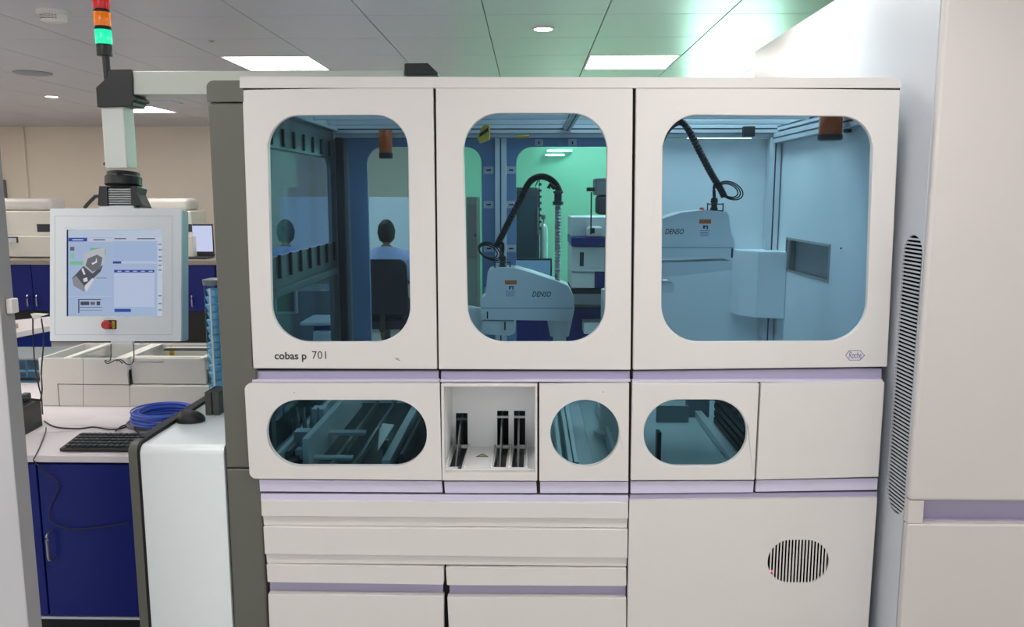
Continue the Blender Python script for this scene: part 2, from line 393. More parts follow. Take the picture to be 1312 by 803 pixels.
# --- sample slot bay
YV = .25; BAYW = mat('bright white bay lining', (243, 243, 243), .4, noise=.01)
P = FXZ([(565, 491.5), (688.5, 492), (688.5, 616), (566.5, 615.5)], Y1)
bm = NB(); prism(bm, P, [FXZ([(568.5, 495.5), (685.5, 495.5), (685.5, 605), (570, 605)], Y1)], Y1, .006, 'y'); bay = mk('loading_bay', bm, WHITE, mc, .002)
q = FXZ([(568.5, 495.5), (685.5, 495.5), (685.5, 605), (570, 605)], Y1); bx0, bx1, bz1, bz0 = q[0][0], q[1][0], q[0][1], q[2][1]
bx0 = max(bx0, q[3][0]-.003)
slots = []
for a, b, yt in ((584, 599, 529), (637, 651.5, 526), (658.5, 673, 526)):
    xm0 = ay(a, 535, YV); xm1 = ay(b, 535, YV); xf0 = ay(a, 600, .02); xf1 = ay(b, 600, .02)
    zt_ = ay(a, yt, YV).z; w = (xm1.x-xm0.x)/2; c = (xm0.x+xm1.x)/2 if a > 600 else (xm0.x+xm1.x)/2
    slots.append((c-w, c+w, zt_))
bm = NB(); prism(bm, [(bx0, bz0), (bx1, bz0), (bx1, bz1), (bx0, bz1)], [[(s[0], bz0+.004), (s[1], bz0+.004), (s[1], s[2]), (s[0], s[2])] for s in slots], YV, YV+.006, 'y'); mk('bay_back', bm, BAYW, bay)
bm = NB(); prism(bm, [(bx0, .006), (bx1, .006), (bx1, YV), (bx0, YV)], [[(s[0]-.004, .03), (s[1]-.004, .03), (s[1], YV-.003), (s[0], YV-.003)] for s in slots], bz0-.006, bz0, 'z'); mk('bay_floor', bm, BAYW, bay)
box('bay_side', bx0-.004, bx0, .006, YV, bz0-.006, bz1, BAYW, bay, bevel=0); box('bay_side', bx1, bx1+.004, .006, YV, bz0-.006, bz1, BAYW, bay, bevel=0)
box('bay_roof', bx0, bx1, .006, YV, bz1, bz1+.004, BAYW, bay, bevel=0)
box('bay_void', bx0-.003, bx1+.003, .022, YV+.2, bz0-.09, bz0-.08, BLACK, bay, bevel=0); box('bay_void', bx0-.003, bx1+.003, YV+.12, YV+.125, bz0-.08, bz1-.02, BLACK, bay, bevel=0)
for k, s in enumerate(slots):
    sw = s[1]-s[0]
    for side in (-1, 1):                        # raised edge ribs beside each slot
        xx = s[0]-.014 if side < 0 else s[1]+.003
        box('rib', xx, xx+.007, .02, YV, bz0, bz0+.010, BAYW, bay, bevel=.003)
    bm = NB(); x_ = s[0]+sw*.35
    prism(bm, [(.022, bz0-.05), (YV+.1, bz0-.05), (YV+.1, s[2]-.03), (YV-.02, s[2]-.035), (.022, bz0-.01)], None, x_, x_+.005, 'x'); mk('guide_plate', bm, STEEL, bay)
    box('guide_plate', s[0]+.003, s[1]-.003, .03, YV+.1, bz0-.03, bz0-.022, STEEL if k else DARK, bay, bevel=.001)
    box('slot_bar', s[0], s[1], YV+.01, YV+.02, s[2]-.03, s[2]-.022, STEEL if k else DARK, bay, bevel=.001)
a = az(618, 584, bz0); bm = NB(); prism(bm, [(a.x-.022, a.y-.01), (a.x+.022, a.y-.01), (a.x, a.y+.025)], [[(a.x-.015, a.y-.006), (a.x+.015, a.y-.006), (a.x, a.y+.018)]], bz0, bz0+.001, 'z'); mk('warning_triangle', bm, INK, bay)
bm = NB(); prism(bm, [(a.x-.015, a.y-.006), (a.x+.015, a.y-.006), (a.x, a.y+.018)], None, bz0, bz0+.0008, 'z'); mk('warning_triangle_fill', bm, mat('olive yellow print', (170, 172, 70), .5), bay)
a = az(588, 604, bz0); box('floor_mark', a.x-.006, a.x+.006, .008, .025, bz0, bz0+.001, INK, bay, bevel=0)
# --- drawers
def bar(name, x0, x1, ya, yb, m, parent, y0, y1, **k):
    """horizontal band spanning pixel columns x0..x1 with separate left and right heights"""
    return slab(name, [(x0[0], ya[0]), (x1[0], ya[1]), (x1[1], yb[1]), (x0[1], yb[0])], m, parent, y0, y1, at=y0, **k)
bar('accent_strip', (334, 334), (805, 805), (632.5, 634.5), (641, 644), LAVL, mc, -.004, .02, bevel=.001)
for xs, xe, ya, yb, yc in (((334, 335), (805, 805), (641, 644), (661.5, 665), (672.5, 676)), ((337, 339), (804.5, 804), (674.5, 678.5), (710, 715.5), (721, 725.5))):
    d = bar('drawer_front', xs, xe, ya, yb, WHITE, mc, -.014, .02, bevel=.003)
    bar('drawer_lip', (xs[1]+2, xs[1]+3), (xe[1]-1, xe[1]-1.5), (yb[0]-.5, yb[1]-.5), yc, WHITE, d, -.002, .02, bevel=.0015)
for xl, xr, t0, t1, m0, m1, b0, b1 in ((341, 568.5, 723, 726.5, 745.5, 749, 761, 763.5), (571, 802.5, 727, 728, 749.5, 750.5, 765, 766)):
    d = bar('cupboard_door', (xl, xl+1.5), (xr, xr), (t0, t1), (m0, m1), WHITE, mc, -.012, .02, bevel=.003)
    bar('grip_recess', (xl+5, xl+5), (xr-1, xr-1), (m0-1, m1-1), (b0+1, b1+1), LAV, d, .016, .03, bevel=0)
    bar('door_face', (xl+2, xl+6), (xr, xr), (b0, b1), (850, 850), WHITE, d, -.012, .02, bevel=.003)
# service panel with the oval grille
bar('accent_strip', (807, 807), (1124, 1124), (633.5, 629.5), (640.5, 636.5), LAV, mc, .0, .02, bevel=.001)
gp = FXZ([(984, 691), (1064, 691), (1064, 747), (984, 747)], -.012)
gx0, gx1, gz1, gz0 = gp[0][0], gp[1][0], gp[0][1], gp[2][1]; gx0 += .002; gx1 -= .001
oval = rnd([(gx0, gz1), (gx1, gz1), (gx1, gz0), (gx0, gz0)], (gz1-gz0)/2*.99, 12)
sp = slab('service_panel', [(806.5, 641), (1124, 637), (1109, 850), (803, 850)], WHITE, mc, -.012, .02, holes=[oval], bevel=0)
bm = NB(); prism(bm, grow(oval, .004), None, -.004, -.002, 'y'); mk('grille_backing', bm, VOID, sp)
n = 19; pitch = (gx1-gx0)/n
for k in range(1, n):
    xc = gx0+pitch*k; rr = (gz1-gz0)/2; dx = max(0, (gx0+rr-xc) if xc < gx0+rr else (xc-(gx1-rr))); hh = math.sqrt(max(1e-5, rr*rr-dx*dx)); zc = (gz0+gz1)/2
    box('slat', xc-pitch*.23, xc+pitch*.23, -.0122, -.009, zc-hh-.001, zc+hh+.001, WHITE, sp, bevel=.0008)
a = ay(985, 729, .01); bm = NB(); lathe(bm, (a.x+.006, -.004, a.z), [(.004, 0), (.003, -.004)], 8, 'y'); mk('indicator_led', bm, emat('red led', (255, 60, 100), 1), sp)
# --- carcass below the deck, plinth, roof
ZDK = .68
box('carcass', XA+.01, XB-.01, .04, YD, .1, ZDK-.02, DARK, mc, bevel=0)
box('plinth', XA+.04, XB-.04, .08, YD-.03, 0, .1, BLACK, mc, bevel=0)
box('front_backing', XA+.006, XB-.006, .037, .039, .05, zl0-.002, BLACK, mc, bevel=0)
box('deck_plate', XA+.01, XB-.01, .04, YD-.01, ZDK-.02, ZDK, DECK, mc)
# grey end column
PL = thing  # alias unused
pl = FXZ([(266, 103), (307.5, 101), (311, 160), (322, 475), (333, 625), (346, 850), (305.5, 850), (288.5, 570), (280, 430), (271.5, 250)], 0)
bm = NB(); o_ = rnd(pl, [.022]+[.003]+[0]*8, 6)
zs = ay(288, 131, 0).z; zs2 = ay(300, 600, 0).z
xl_ = min(p[0] for p in pl); xr_ = -.872
box('end_column', -.985, xr_, 0, .10, .03, zs2-.0015, OLIVE, mc, .008, label='grey lower section of the end column', seg=3)
box('end_column', -.985, xr_, 0, .10, zs2+.0015, zs-.0015, OLIVE, mc, .008, label='tall grey section of the end column', seg=3)
bm = NB(); zc_ = ay(288, 103, 0).z; prism(bm, rnd([(-.985, zs+.0015), (xr_, zs+.0015), (xr_, zc_), (-.985, zc_)], [.002, .002, .004, .022]), None, 0, .10, 'y'); mk('end_column_cap', bm, OLIVE, mc, .006, seg=3)
# --- frame of the cell
def along(name, a, b, w, h, m, parent=mc, **k):   # profile from point a to b, axis-aligned
    x0, y0, z0 = [min(p, q) for p, q in zip(a, b)]; x1, y1, z1 = [max(p, q) for p, q in zip(a, b)]
    d = [x1-x0, y1-y0, z1-z0]; i = d.index(max(d)); e = [w/2, w/2, h/2]
    if i == 2: e = [w/2, h/2, 0]
    elif i == 0: e = [0, w/2, h/2]
    else: e = [w/2, 0, h/2]
    return box(name, x0-e[0], x1+e[0], y0-e[1], y1+e[1], z0-e[2], z1+e[2], m, parent, .003, **k)
ZR = 1.87
def profile(name, a, b, s=.045, m=ALU, grooves=True):
    o = along(name, a, b, s, s, m)
    if grooves:
        d = Vector(b)-Vector(a); i = [abs(v) for v in d].index(max(abs(v) for v in d))
        g = .006
        x0, y0, z0 = [min(p, q) for p, q in zip(a, b)]; x1, y1, z1 = [max(p, q) for p, q in zip(a, b)]
        if i == 0: box('groove', x0, x1, y0-s/2-.0008, y0-s/2+.002, z0-g/2, z0+g/2, DARK, o, bevel=0); box('groove', x0, x1, y0-g/2, y0+g/2, z0-s/2-.0008, z0-s/2+.002, DARK, o, bevel=0)
        if i == 2: box('groove', x0-g/2, x0+g/2, y0-s/2-.0008, y0-s/2+.002, z0, z1, DARK, o, bevel=0)
        if i == 1: box('groove', x0-s/2-.0008, x0-s/2+.002, y0, y1, z0-g/2, z0+g/2, DARK, o, bevel=0); box('groove', x0-g/2, x0+g/2, y0, y1, z0-s/2-.0008, z0-s/2+.002, DARK, o, bevel=0)
    return o
YBK = 1.1
# back wall: two glazed back doors left, plain panel right
zb0 = ay(640, 178, YBK).z           # underside of top rail
def bX(px): return ay(px, 300, YBK).x
zwt = ay(700, 188, YBK).z
B1 = (bX(473), bX(617.5)); B2 = (bX(661.5), bX(800)); XP = bX(812)
zbl = .86
for (a, b), (c, d_), lab in (((bX(445), bX(635)), B1, 'glazed back door behind the left window'), ((bX(649), XP-.006), B2, 'glazed back door behind the middle window')):
    hole = rnd([(c, zwt), (d_, zwt), (d_, zbl), (c, zbl)], .07, 8)
    bm = NB(); prism(bm, [(a, zb0+.01), (b, zb0+.01), (b, ZDK+.005), (a, ZDK+.005)], [hole], YBK-.008, YBK+.015, 'y'); o = mk('back_door', bm, BLUEF, mc, .002, label=lab)
    bm = NB(); prism(bm, grow(hole, .006), None, YBK+.016, YBK+.02, 'y'); mk('pane', bm, CLEAR, o)
    zs_ = [ay(640, v, YBK).z for v in (218, 262, 318, 372)]
    for zz in zs_:
        for xx in ((b-.03,) if a < -.5 else (a+.02,)):
            box('hinge_plate', xx-.022, xx+.022, YBK-.013, YBK-.0085, zz-.016, zz+.016, SILVER, o, bevel=.001); box('latch', xx-.009, xx+.011, YBK-.018, YBK-.0135, zz-.003, zz+.003, BLACK, o, bevel=.001)
    if a > -.5:
        for v in (690, 732):
            xx = bX(v); box('hinge_plate', xx-.018, xx+.018, YBK-.013, YBK-.0085, zwt+.004, zwt+.032, SILVER, o, bevel=.001); box('latch', xx-.003, xx+.003, YBK-.018, YBK-.0135, zwt+.01, zwt+.022, BLACK, o, bevel=.001)
profile('frame_post', (bX(642), YBK-.02, ZDK), (bX(642), YBK-.02, zb0), .05)
profile('frame_post', (XA+.045, YBK-.02, ZDK), (XA+.045, YBK-.02, zb0), .06, MID)
profile('frame_rail', (XA+.02, YBK-.02, zb0+.028), (XB-.02, YBK-.02, zb0+.028), .05)
profile('frame_rail', (XA+.02, YBK-.06, ZR+.01), (XB-.02, YBK-.06, ZR+.01), .035)
WINN = mat('white inner lining', (232, 238, 240), .4, noise=.015)
box('back_panel', XP, XB-.05, YBK-.015, YBK+.01, ZDK, zb0+.0, WINN, mc, .004)
# left side wall with two openings
def ZX(px, py, X): return ax(px, py, X).z
XW = XA+.012
zwa, zwb, zwc = ZX(420, 203, XW), ZX(420, 312, XW), ZX(420, 350, XW)
LWM = mat('left inner steel', (92, 104, 106), .35, .25, noise=.06)
bm = NB(); prism(bm, [(.05, ZDK), (YBK-.05, ZDK), (YBK-.05, ZR+.03), (.05, ZR+.03)], [rnd([(.1, zwa), (YBK-.12, zwa), (YBK-.12, zwb), (.1, zwb)], [.0, .05, .02, 0.0], 5), [(.1, zwc), (YBK-.14, zwc), (YBK-.14, .74), (.1, .74)]], XW-.01, XW+.008, 'x'); lw = mk('side_frame', bm, LWM, mc, .002, label='left side frame of the cell')
box('pane', XW-.016, XW-.0115, .09, YBK-.1, zwb-.01, zwa+.01, TINT, lw, bevel=0)
box('pane', XW-.016, XW-.0115, .09, YBK-.12, .73, zwc+.01, TINTD, lw, bevel=0)
for k in range(7):
    y = .16+.13*k
    box('clip', XW+.009, XW+.016, y, y+.012, zwa+.01, zwa+.07, BLACK, lw, bevel=.001)
    box('clip', XW+.009, XW+.018, y+.03, y+.042, zwb-.075, zwb+.004, BLACK, lw, bevel=.001)
box('ledge', XW+.009, XW+.03, .06, YBK-.06, zwc-.006, zwc+.02, LWM, lw, bevel=.002)
box('cable_trunk', XW+.03, XW+.06, YBK-.12, YBK-.09, ZDK, zb0, BLACK, mc, .004)
# right inner wall with recessed hatch
XI = XB-.045
ha = [ax(*p, XI) for p in ((1008, 305), (1064, 314), (1063, 361), (1007, 346))]
hy0, hy1 = ha[1].y, ha[0].y; hz1 = (ha[0].z+ha[1].z)/2; hz0 = (ha[2].z+ha[3].z)/2
bm = NB(); prism(bm, [(.045, ZDK), (YBK-.02, ZDK), (YBK-.02, ZR+.03), (.045, ZR+.03)], [[(hy0, hz0), (hy1, hz0), (hy1, hz1), (hy0, hz1)]], XI, XI+.008, 'x'); rw = mk('inner_wall', bm, WINN, mc, 0)
box('hatch_recess', XI+.03, XI+.033, hy0-.005, hy1+.005, hz0-.005, hz1+.005, MID, rw, bevel=0)
bm = NB(); prism(bm, [(hy0-.004, hz0-.004), (hy1+.004, hz0-.004), (hy1+.004, hz1+.004), (hy0-.004, hz1+.004)], [[(hy0+.006, hz0+.006), (hy1-.006, hz0+.006), (hy1-.006, hz1-.006), (hy0+.006, hz1-.006)]], XI-.003, XI-.0001, 'x'); mk('hatch_rim', bm, STEEL, rw, .001)
box('hatch_slide', XI+.009, XI+.029, hy1-.03, hy1-.005, hz0, hz1, STEEL, rw, bevel=.001)
a = ax(1078, 318, XI); bm = NB(); lathe(bm, (XI-.003, a.y, a.z), [(.003, 0), (.004, .003)], 8, 'x'); mk('screw', bm, BLACK, rw)
profile('frame_post', (XI-.03, YBK-.045, ZDK), (XI-.03, YBK-.045, zb0), .05)
profile('frame_rail', (XI-.022, .06, ZR-.03), (XI-.022, YBK-.07, ZR-.03), .04)
box('rail_end_block', *[v for v in (ay(952, 170, 1.0).x, ay(966, 170, 1.0).x)], .98, 1.02, ay(958, 175, 1.0).z, ay(958, 162, 1.0).z, BLKP, mc)
# corner cover box
pt = [(bX(938), YBK-.016), (bX(942), YBK-.10), (ay(972, 320, .93).x, .93), (XI-.001, .90), (XI-.001, YBK-.016)]
bm = NB(); prism(bm, pt, None, ay(970, 407, .93).z, ay(970, 322, .93).z, 'z'); mk('corner_cover', bm, WINN, mc, .003, flat=True)
# roof: frame and glass
zrt = ZR+.035
for xx in (XA+.03, .16, XB-.06): profile('roof_rail', (xx, .05, zrt-.018), (xx, YBK-.02, zrt-.018), .03)
box('roof_glass', XA+.01, XB-.02, .062, YD, zrt, zrt+.006, glass('cyan roof glass', (.88, .97, .98), .2), mc, bevel=0)
for yy in (.35, .62, .85): box('roof_bar', XA+.02, XB-.03, yy, yy+.018, zrt-.022, zrt-.002, ALU, mc)
# yellow black warning bracket in the middle window
a = ay(621, 172, .75); bm = NB(); prism(bm, [(a.x-.03, a.z-.01), (a.x-.005, a.z+.035), (a.x+.02, a.z+.035), (a.x+.02, a.z-.02), (a.x-.02, a.z-.035)], None, .74, .78, 'y'); o = mk('corner_bracket', bm, YEL, mc, .002)
bm = NB(); prism(bm, [(a.x-.02, a.z+.0), (a.x+.015, a.z+.026), (a.x+.015, a.z+.012), (a.x-.02, a.z-.012)], None, .736, .7395, 'y'); mk('stripe', bm, BLACK, o)
a = ay(669, 175, .99); box('bracket_plate', a.x-.03, a.x+.03, .98, .995, a.z-.006, a.z+.006, YEL, mc)
box('tray_plate', XA+.02, -.2, .06, 1.0, ZDK+.0005, ZDK+.003, DARK, mc, 0)  # dark sheet added over the deck to darken the long window
# conveyors and rails on the deck
def dX(px, py, z=ZDK): return az(px, py, z).x
for px, w, h, m in ((322, .03, .09, MID), (365, .018, .07, ALU), (378, .05, .04, DARK), (400, .022, .12, ALU), (430, .012, .03, STEEL), (458, .012, .03, STEEL), (500, .03, .05, ALU), (520, .014, .07, DARK), (545, .05, .02, SILVER)):
    x = dX(px, 597)
    box('conveyor_rail', x-w/2, x+w/2, .07, .95, ZDK, ZDK+h, m, mc)
for px in (716, 728, 735, 786):
    x = dX(px, 590); box('conveyor_rail', x-.008, x+.008, .06, .9, ZDK, ZDK+.05, ALU, mc)
x0, x1 = dX(736, 590), dX(757, 590); box('conveyor_belt', x0, x1, .06, .9, ZDK+.001, ZDK+.03, SILVER, mc)
x = dX(790, 585); box('guide_post', x-.01, x+.004, .1, .14, ZDK, ZDK+.16, BLKP, mc); 
x = dX(833, 585); box('guide_post', x-.004, x+.01, .1, .14, ZDK, ZDK+.14, BLKP, mc)
x = dX(940, 597); box('conveyor_rail', x-.01, x+.02, .06, .8, ZDK, ZDK+.03, ALU, mc)
x0 = az(888, 540, ZDK).x
box('partition_plate', dX(840, 540), x0-.02, .72, .73, ZDK, ZDK+.07, MID, mc); box('partition_plate', x0-.02, x0+.08, .8, .81, ZDK, ZDK+.22, MID, mc)
# dark rack trays right of the third lower window
rk = thing('tube_rack_tray', 'stack of dark tube rack trays inside, behind the short pill window', 'tray', (x0+.25, .5, ZDK))
for k in range(4): box('tray', x0+.08, x0+.34, .25, .72, ZDK+.002+.03*k, ZDK+.026+.03*k, BLKP, rk, .003)
for k in range(5):
    box('divider', x0+.09, x0+.33, .28+.09*k, .285+.09*k, ZDK+.117, ZDK+.15, MID, rk, .001)
# small mechanisms left lower window
tr = thing('pipetting_station', 'pale pipetting blocks and racks inside, left in the long pill window', 'pipetting station', (-.72, .3, ZDK))
for (px, py, w, d_, h) in ((372, 570, .05, .05, .10), (350, 545, .05, .06, .12), (384, 590, .03, .04, .06)):
    p = az(px, min(py+18, 598), ZDK); p.x = max(p.x, -.80); y = max(.08, p.y); box('block', p.x-w/2, p.x+w/2, y, y+d_, ZDK+.001, ZDK+h, SILVER, tr)
for k in range(6):
    bm = NB(); p = az(352+9*k, 575, ZDK); lathe(bm, (p.x+.03, .36, ZDK), [(.008, .001), (.008, .1), (.004, .115), (.0035, .15)], 10); mk('tip', bm, STEEL, tr)
box('rack', -.81, -.6, .34, .38, ZDK+.05, ZDK+.062, SILVER, tr); box('rack', -.81, -.6, .12, .15, ZDK+.03, ZDK+.04, SILVER, tr); box('stand', -.825, -.811, .12, .38, ZDK, ZDK+.062, MID, tr)
gp_ = thing('gripper_plate', 'bright angled steel gripper plate inside the long pill window', 'gripper', (-.33, .3, ZDK))
p = ay(495, 560, .35); q = [az(*v_, ZDK+.08) for v_ in ((487, 543), (505, 545), (494, 562), (484, 577))]; bm = NB(); prism(bm, [(v_.x, v_.y) for v_ in q], None, ZDK+.078, ZDK+.084, 'z'); mk('plate', bm, mat('bright steel plate', (240, 242, 242), .3), gp_, .001); box('plate_stand', q[2].x-.01, q[2].x+.01, q[2].y-.005, q[2].y+.005, ZDK, ZDK+.0779, STEEL, gp_)
bm = NB(); tube(bm, [(p.x-.02, .34, p.z+.05), (p.x+.03, .34, p.z+.12), (p.x+.02, .36, p.z+.2)], .004); mk('rod', bm, STEEL, gp_)
bm = NB(); tube(bm, [(p.x-.02, .34, p.z+.05), (p.x-.02, .34, ZDK)], .004); mk('rod', bm, STEEL, gp_)
bm = NB(); tube(bm, [(p.x-.02, .343, p.z+.16), (p.x+.04, .343, p.z+.165)], .003); mk('rod', bm, STEEL, gp_)

# amber beacons
def beacon(lab, px, pyt, pyb, Y, wpx, side=0):
    a = ay(px, pyt, Y); b = ay(px, pyb, Y); w = (ay(px+wpx/2, pyb, Y)-b).x
    t = thing('beacon_lamp', lab, 'beacon lamp', (a.x, Y, zrt-.02)); h = zrt-.036-b.z
    bm = NB(); lathe(bm, (a.x, Y, b.z), [(w*.9, 0), (w, .004), (w, h*.2), (w*.92, h*.2)]); mk('base_cap', bm, BLKP, t)
    bm = NB(); lathe(bm, (a.x, Y, b.z), [(w*.9, h*.2), (w*.93, h*.25), (w*.93, h*.97), (w*.9, h)]); mk('lens', bm, AMBER, t)
    return t
beacon('amber beacon lamp hanging inside the wide right door window', 1065, 148, 180, .24, 31)
beacon('amber beacon lamp hanging inside the left door window', 494, 172, 203, .93, 18)
a = ay(1089, 160, .3); t = thing('sensor_block', 'small dark block beside the amber lamp in the right window', 'sensor', (a.x, .3, a.z))
box('body', a.x-.015, a.x+.017, .28, .32, a.z-.025, zrt-.036, BLKP, t, .005); box('cap', a.x-.012, a.x+.014, .279, .2799, a.z-.02, a.z-.005, DARK, t, 0)

# ================================================================== SCARA ROBOTS
def robot(lab, Y, outline, seam, link, base, quill, lampp, connp, hose, screw, lblx, dnx, facing, coil):
    c = ay(*outline[0], Y)
    t = thing('robot_arm', lab, 'robot arm', (c.x, Y, c.z))
    dep = .065
    bm = NB(); prism(bm, rnd(FXZ(outline, Y-dep), .012, 5), None, Y-dep, Y+dep, 'y'); cov = mk('arm_cover', bm, ROBW, t, .014, seg=4)
    for (a, b) in seam:
        p, q = ay(*a, Y-dep), ay(*b, Y-dep); box('seam', min(p.x, q.x), max(p.x, q.x), Y-dep-.0006, Y-dep+.003, p.z-.0012, p.z+.0012, MID, cov, bevel=0)
    bm = NB(); prism(bm, rnd(FXZ(link, Y-.055), .01, 5), None, Y-.055, Y+.055, 'y'); mk('arm_joint', bm, ROBW, t, .012, seg=4)
    bm = NB(); prism(bm, rnd(FXZ(base, Y-.02), .01, 5), None, Y-.02, Y+.09, 'y'); mk('first_link', bm, ROBW, t, .01, seg=3)
    pb = FXZ([base[0], base[-1]], Y); pxm = pb[0][0]+.03; bm = NB(); lathe(bm, (pxm, Y+.035, ZDK), [(.075, 0), (.075, .02), (.055, .03), (.055, pb[1][1]-ZDK+.01)], 24); mk('pedestal', bm, ROBW, t)
    if quill:
        x, y0, y1, w0, w1 = quill; p = ay(x, y0, Y); q = ay(x, y1, Y); s = (ay(x+w0, y0, Y).x-p.x); e = (ay(x+w1, y1, Y).x-q.x)
        bm = NB(); lathe(bm, (p.x, Y, q.z), [(e*.7, -.02), (e*.7, 0), (e, 0), (s, p.z-q.z)]); mk('quill', bm, ROBW, t)
        bm = NB(); lathe(bm, (p.x, Y, q.z), [(.008, -.16), (.008, -.02), (.012, -.02), (.012, 0)]); mk('spindle', bm, STEEL, t)
    p = ay(*lampp, Y); bm = NB(); lathe(bm, (p.x, Y, p.z-.014), [(.009, 0), (.009, .012), (.006, .018)], 12); mk('status_lamp', bm, mat('red orange lamp', (210, 70, 40), .3, emit=.05), t)
    p = ay(*connp, Y); bm = NB(); lathe(bm, (p.x, Y, p.z-.024), [(.014, -.015), (.014, .012), (.011, .014), (.011, .03), (.014, .032), (.012, .046), (.007, .05)], 14); mk('connector', bm, BLKP, t)
    bm = NB()
    for s in (-1, 1): tube(bm, [(p.x+s*.028, Y-.02, p.z-.035), (p.x+s*.028, Y-.02, p.z+.006)], .0025, 6)
    tube(bm, [(p.x-.03, Y-.02, p.z+.002), (p.x+.03, Y-.02, p.z+.002)], .0025, 6); tube(bm, [(p.x-.03, Y-.02, p.z-.022), (p.x+.03, Y-.02, p.z-.022)], .0025, 6)
    mk('connector_guard', bm, DARK, t)
    pts = smooth_path([ay(a, b, Y+.01) for a, b in hose], 14)
    bm = NB(); tube(bm, pts, .0125, 10, .12); mk('cable_hose', bm, mat('corrugated hose', (24, 25, 28), .5), t)
    if coil:
        for k in range(3):
            c0 = ay(*coil, Y); rr = .03+.006*k
            bm = NB(); tube(bm, [(c0.x+rr*1.1*math.cos(a)+.004*k, Y-.01+.005*k, c0.z+rr*.75*math.sin(a)-.3*rr*math.cos(a)) for a in (2*math.pi*i/24 for i in range(25))], .0025, 6); mk('cable_loop', bm, BLACK, t)
        bm = NB(); tube(bm, smooth_path([ay(hose[0][0] if facing > 0 else hose[-1][0], hose[0][1] if facing > 0 else hose[-1][1], Y), Vector((p.x, Y, p.z+.07)), Vector((p.x, Y, p.z+.02))], 6), .006, 8); mk('cable_tail', bm, BLACK, t)
    if screw:
        x, y0, y1 = screw; p = ay(x, y0, Y); q = ay(x, y1, Y); L = p.z-q.z; prof = []
        nn = 26
        for k in range(nn): prof += [(.0085, -L+L*k/nn), (.0125, -L+L*(k+.5)/nn)]
        bm = NB(); lathe(bm, p, prof, 12); mk('ball_screw', bm, STEEL, t)
        bm = NB(); lathe(bm, p, [(.012, -.03), (.02, -.03), (.02, -.018), (.014, -.016), (.014, .012), (.018, .014), (.018, .02), (.008, .022)], 14); mk('screw_clamp', bm, DARK, t)
        bm = NB(); tube(bm, [(p.x-.012, Y-.005, p.z+.03), (p.x-.03, Y-.005, p.z+.045), (p.x-.035, Y-.005, p.z+.03)], .008); mk('hose_clamp', bm, BLKP, t)
    yf = Y-dep-.0008
    a0, a1, b0, b1 = lblx
    def rect(nm, px0, px1, py0, py1, m, dy=0):
        p, q = ay(px0, py0, yf-dy), ay(px1, py1, yf-dy); return box(nm, p.x, q.x, yf-dy, yf-dy+.0007, q.z, p.z, m, cov, bevel=0)
    hgt = b1-b0
    rect('warning_label', a0, a1, b0, b1, WHITE2); rect('label_header', a0, a1, b0, b0+hgt*.24, mat('orange print', (206, 112, 40), .5), .0007)
    rect('pictogram', a0+5, a0+7, b0+hgt*.34, b0+hgt*.52, INK, .0007); rect('pictogram', a0+7, a1-4, b0+hgt*.34, b0+hgt*.40, INK, .0007); rect('pictogram', a1-5.5, a1-4, b0+hgt*.36, b0+hgt*.55, INK, .0007)
    for k in range(4): rect('print_line', a0+1, a1-1.5-(k % 2)*2, b0+hgt*(.62+.09*k), b0+hgt*(.65+.09*k), GREYC, .0007)
    p, q = ay(dnx[0], dnx[2], yf), ay(dnx[1], dnx[2], yf); text('lettering', 'DENSO', p.x, p.z, yf, q.x-p.x, mat('grey green print', (40, 52, 60), .5), cov, bold=.01, shear=.25, height=.0195)
    for (x, ya, yb) in dnx[3]: 
        o = rect('cover_slot', x-.9, x+.9, ya, yb, INK, .0004)
    return t
robot('white SCARA robot arm with corrugated hose and ball screw in the middle window', .5,
      [(625, 346), (640, 343.5), (660, 343.5), (680, 349), (710, 359), (728, 366), (735, 379), (736, 396), (733, 411), (617, 409.5), (615, 383), (622, 379)],
      [((616, 394.5), (735, 396))], [(617, 411), (660, 411), (660, 427), (652, 430), (617, 428)],
      [(570, 392), (598, 396), (622, 400), (640, 412), (640, 428), (614, 426), (570, 412)], (717, 405, 430, 17, 12), (659, 343), (644, 336),
      [(636, 316), (644, 300), (653, 282), (667, 255), (678, 234), (690, 226.5), (702, 228), (712, 236), (718, 249)], (715, 252, 360), (647, 662, 359, 381), (682, 706, 380, [(624.5, 399, 408), (647, 412, 423)]), 1, (626, 322))
robot('white SCARA robot arm reaching leftwards with looped cable in the right window', .5,
      [(808, 312), (808, 296), (820, 288), (848, 280.5), (872, 272.5), (901, 269), (930, 271), (934, 275), (936, 300), (941, 307), (941, 330.5), (808, 330.5)],
      [((810, 317), (940, 317))], [(805, 340), (850, 336.5), (938, 333.5), (938, 346), (850, 355), (805, 357)],
      [(780, 362), (864, 362), (864, 375), (780, 375)], None, (899, 267), (915, 262),
      [(842, 200), (848, 178), (858, 163), (872, 156), (882, 166), (896, 193), (910, 220), (922, 240), (928, 252)], None, (896, 911, 281, 304), (852, 876, 300, [(938, 318, 330)]), -1, (933, 244))

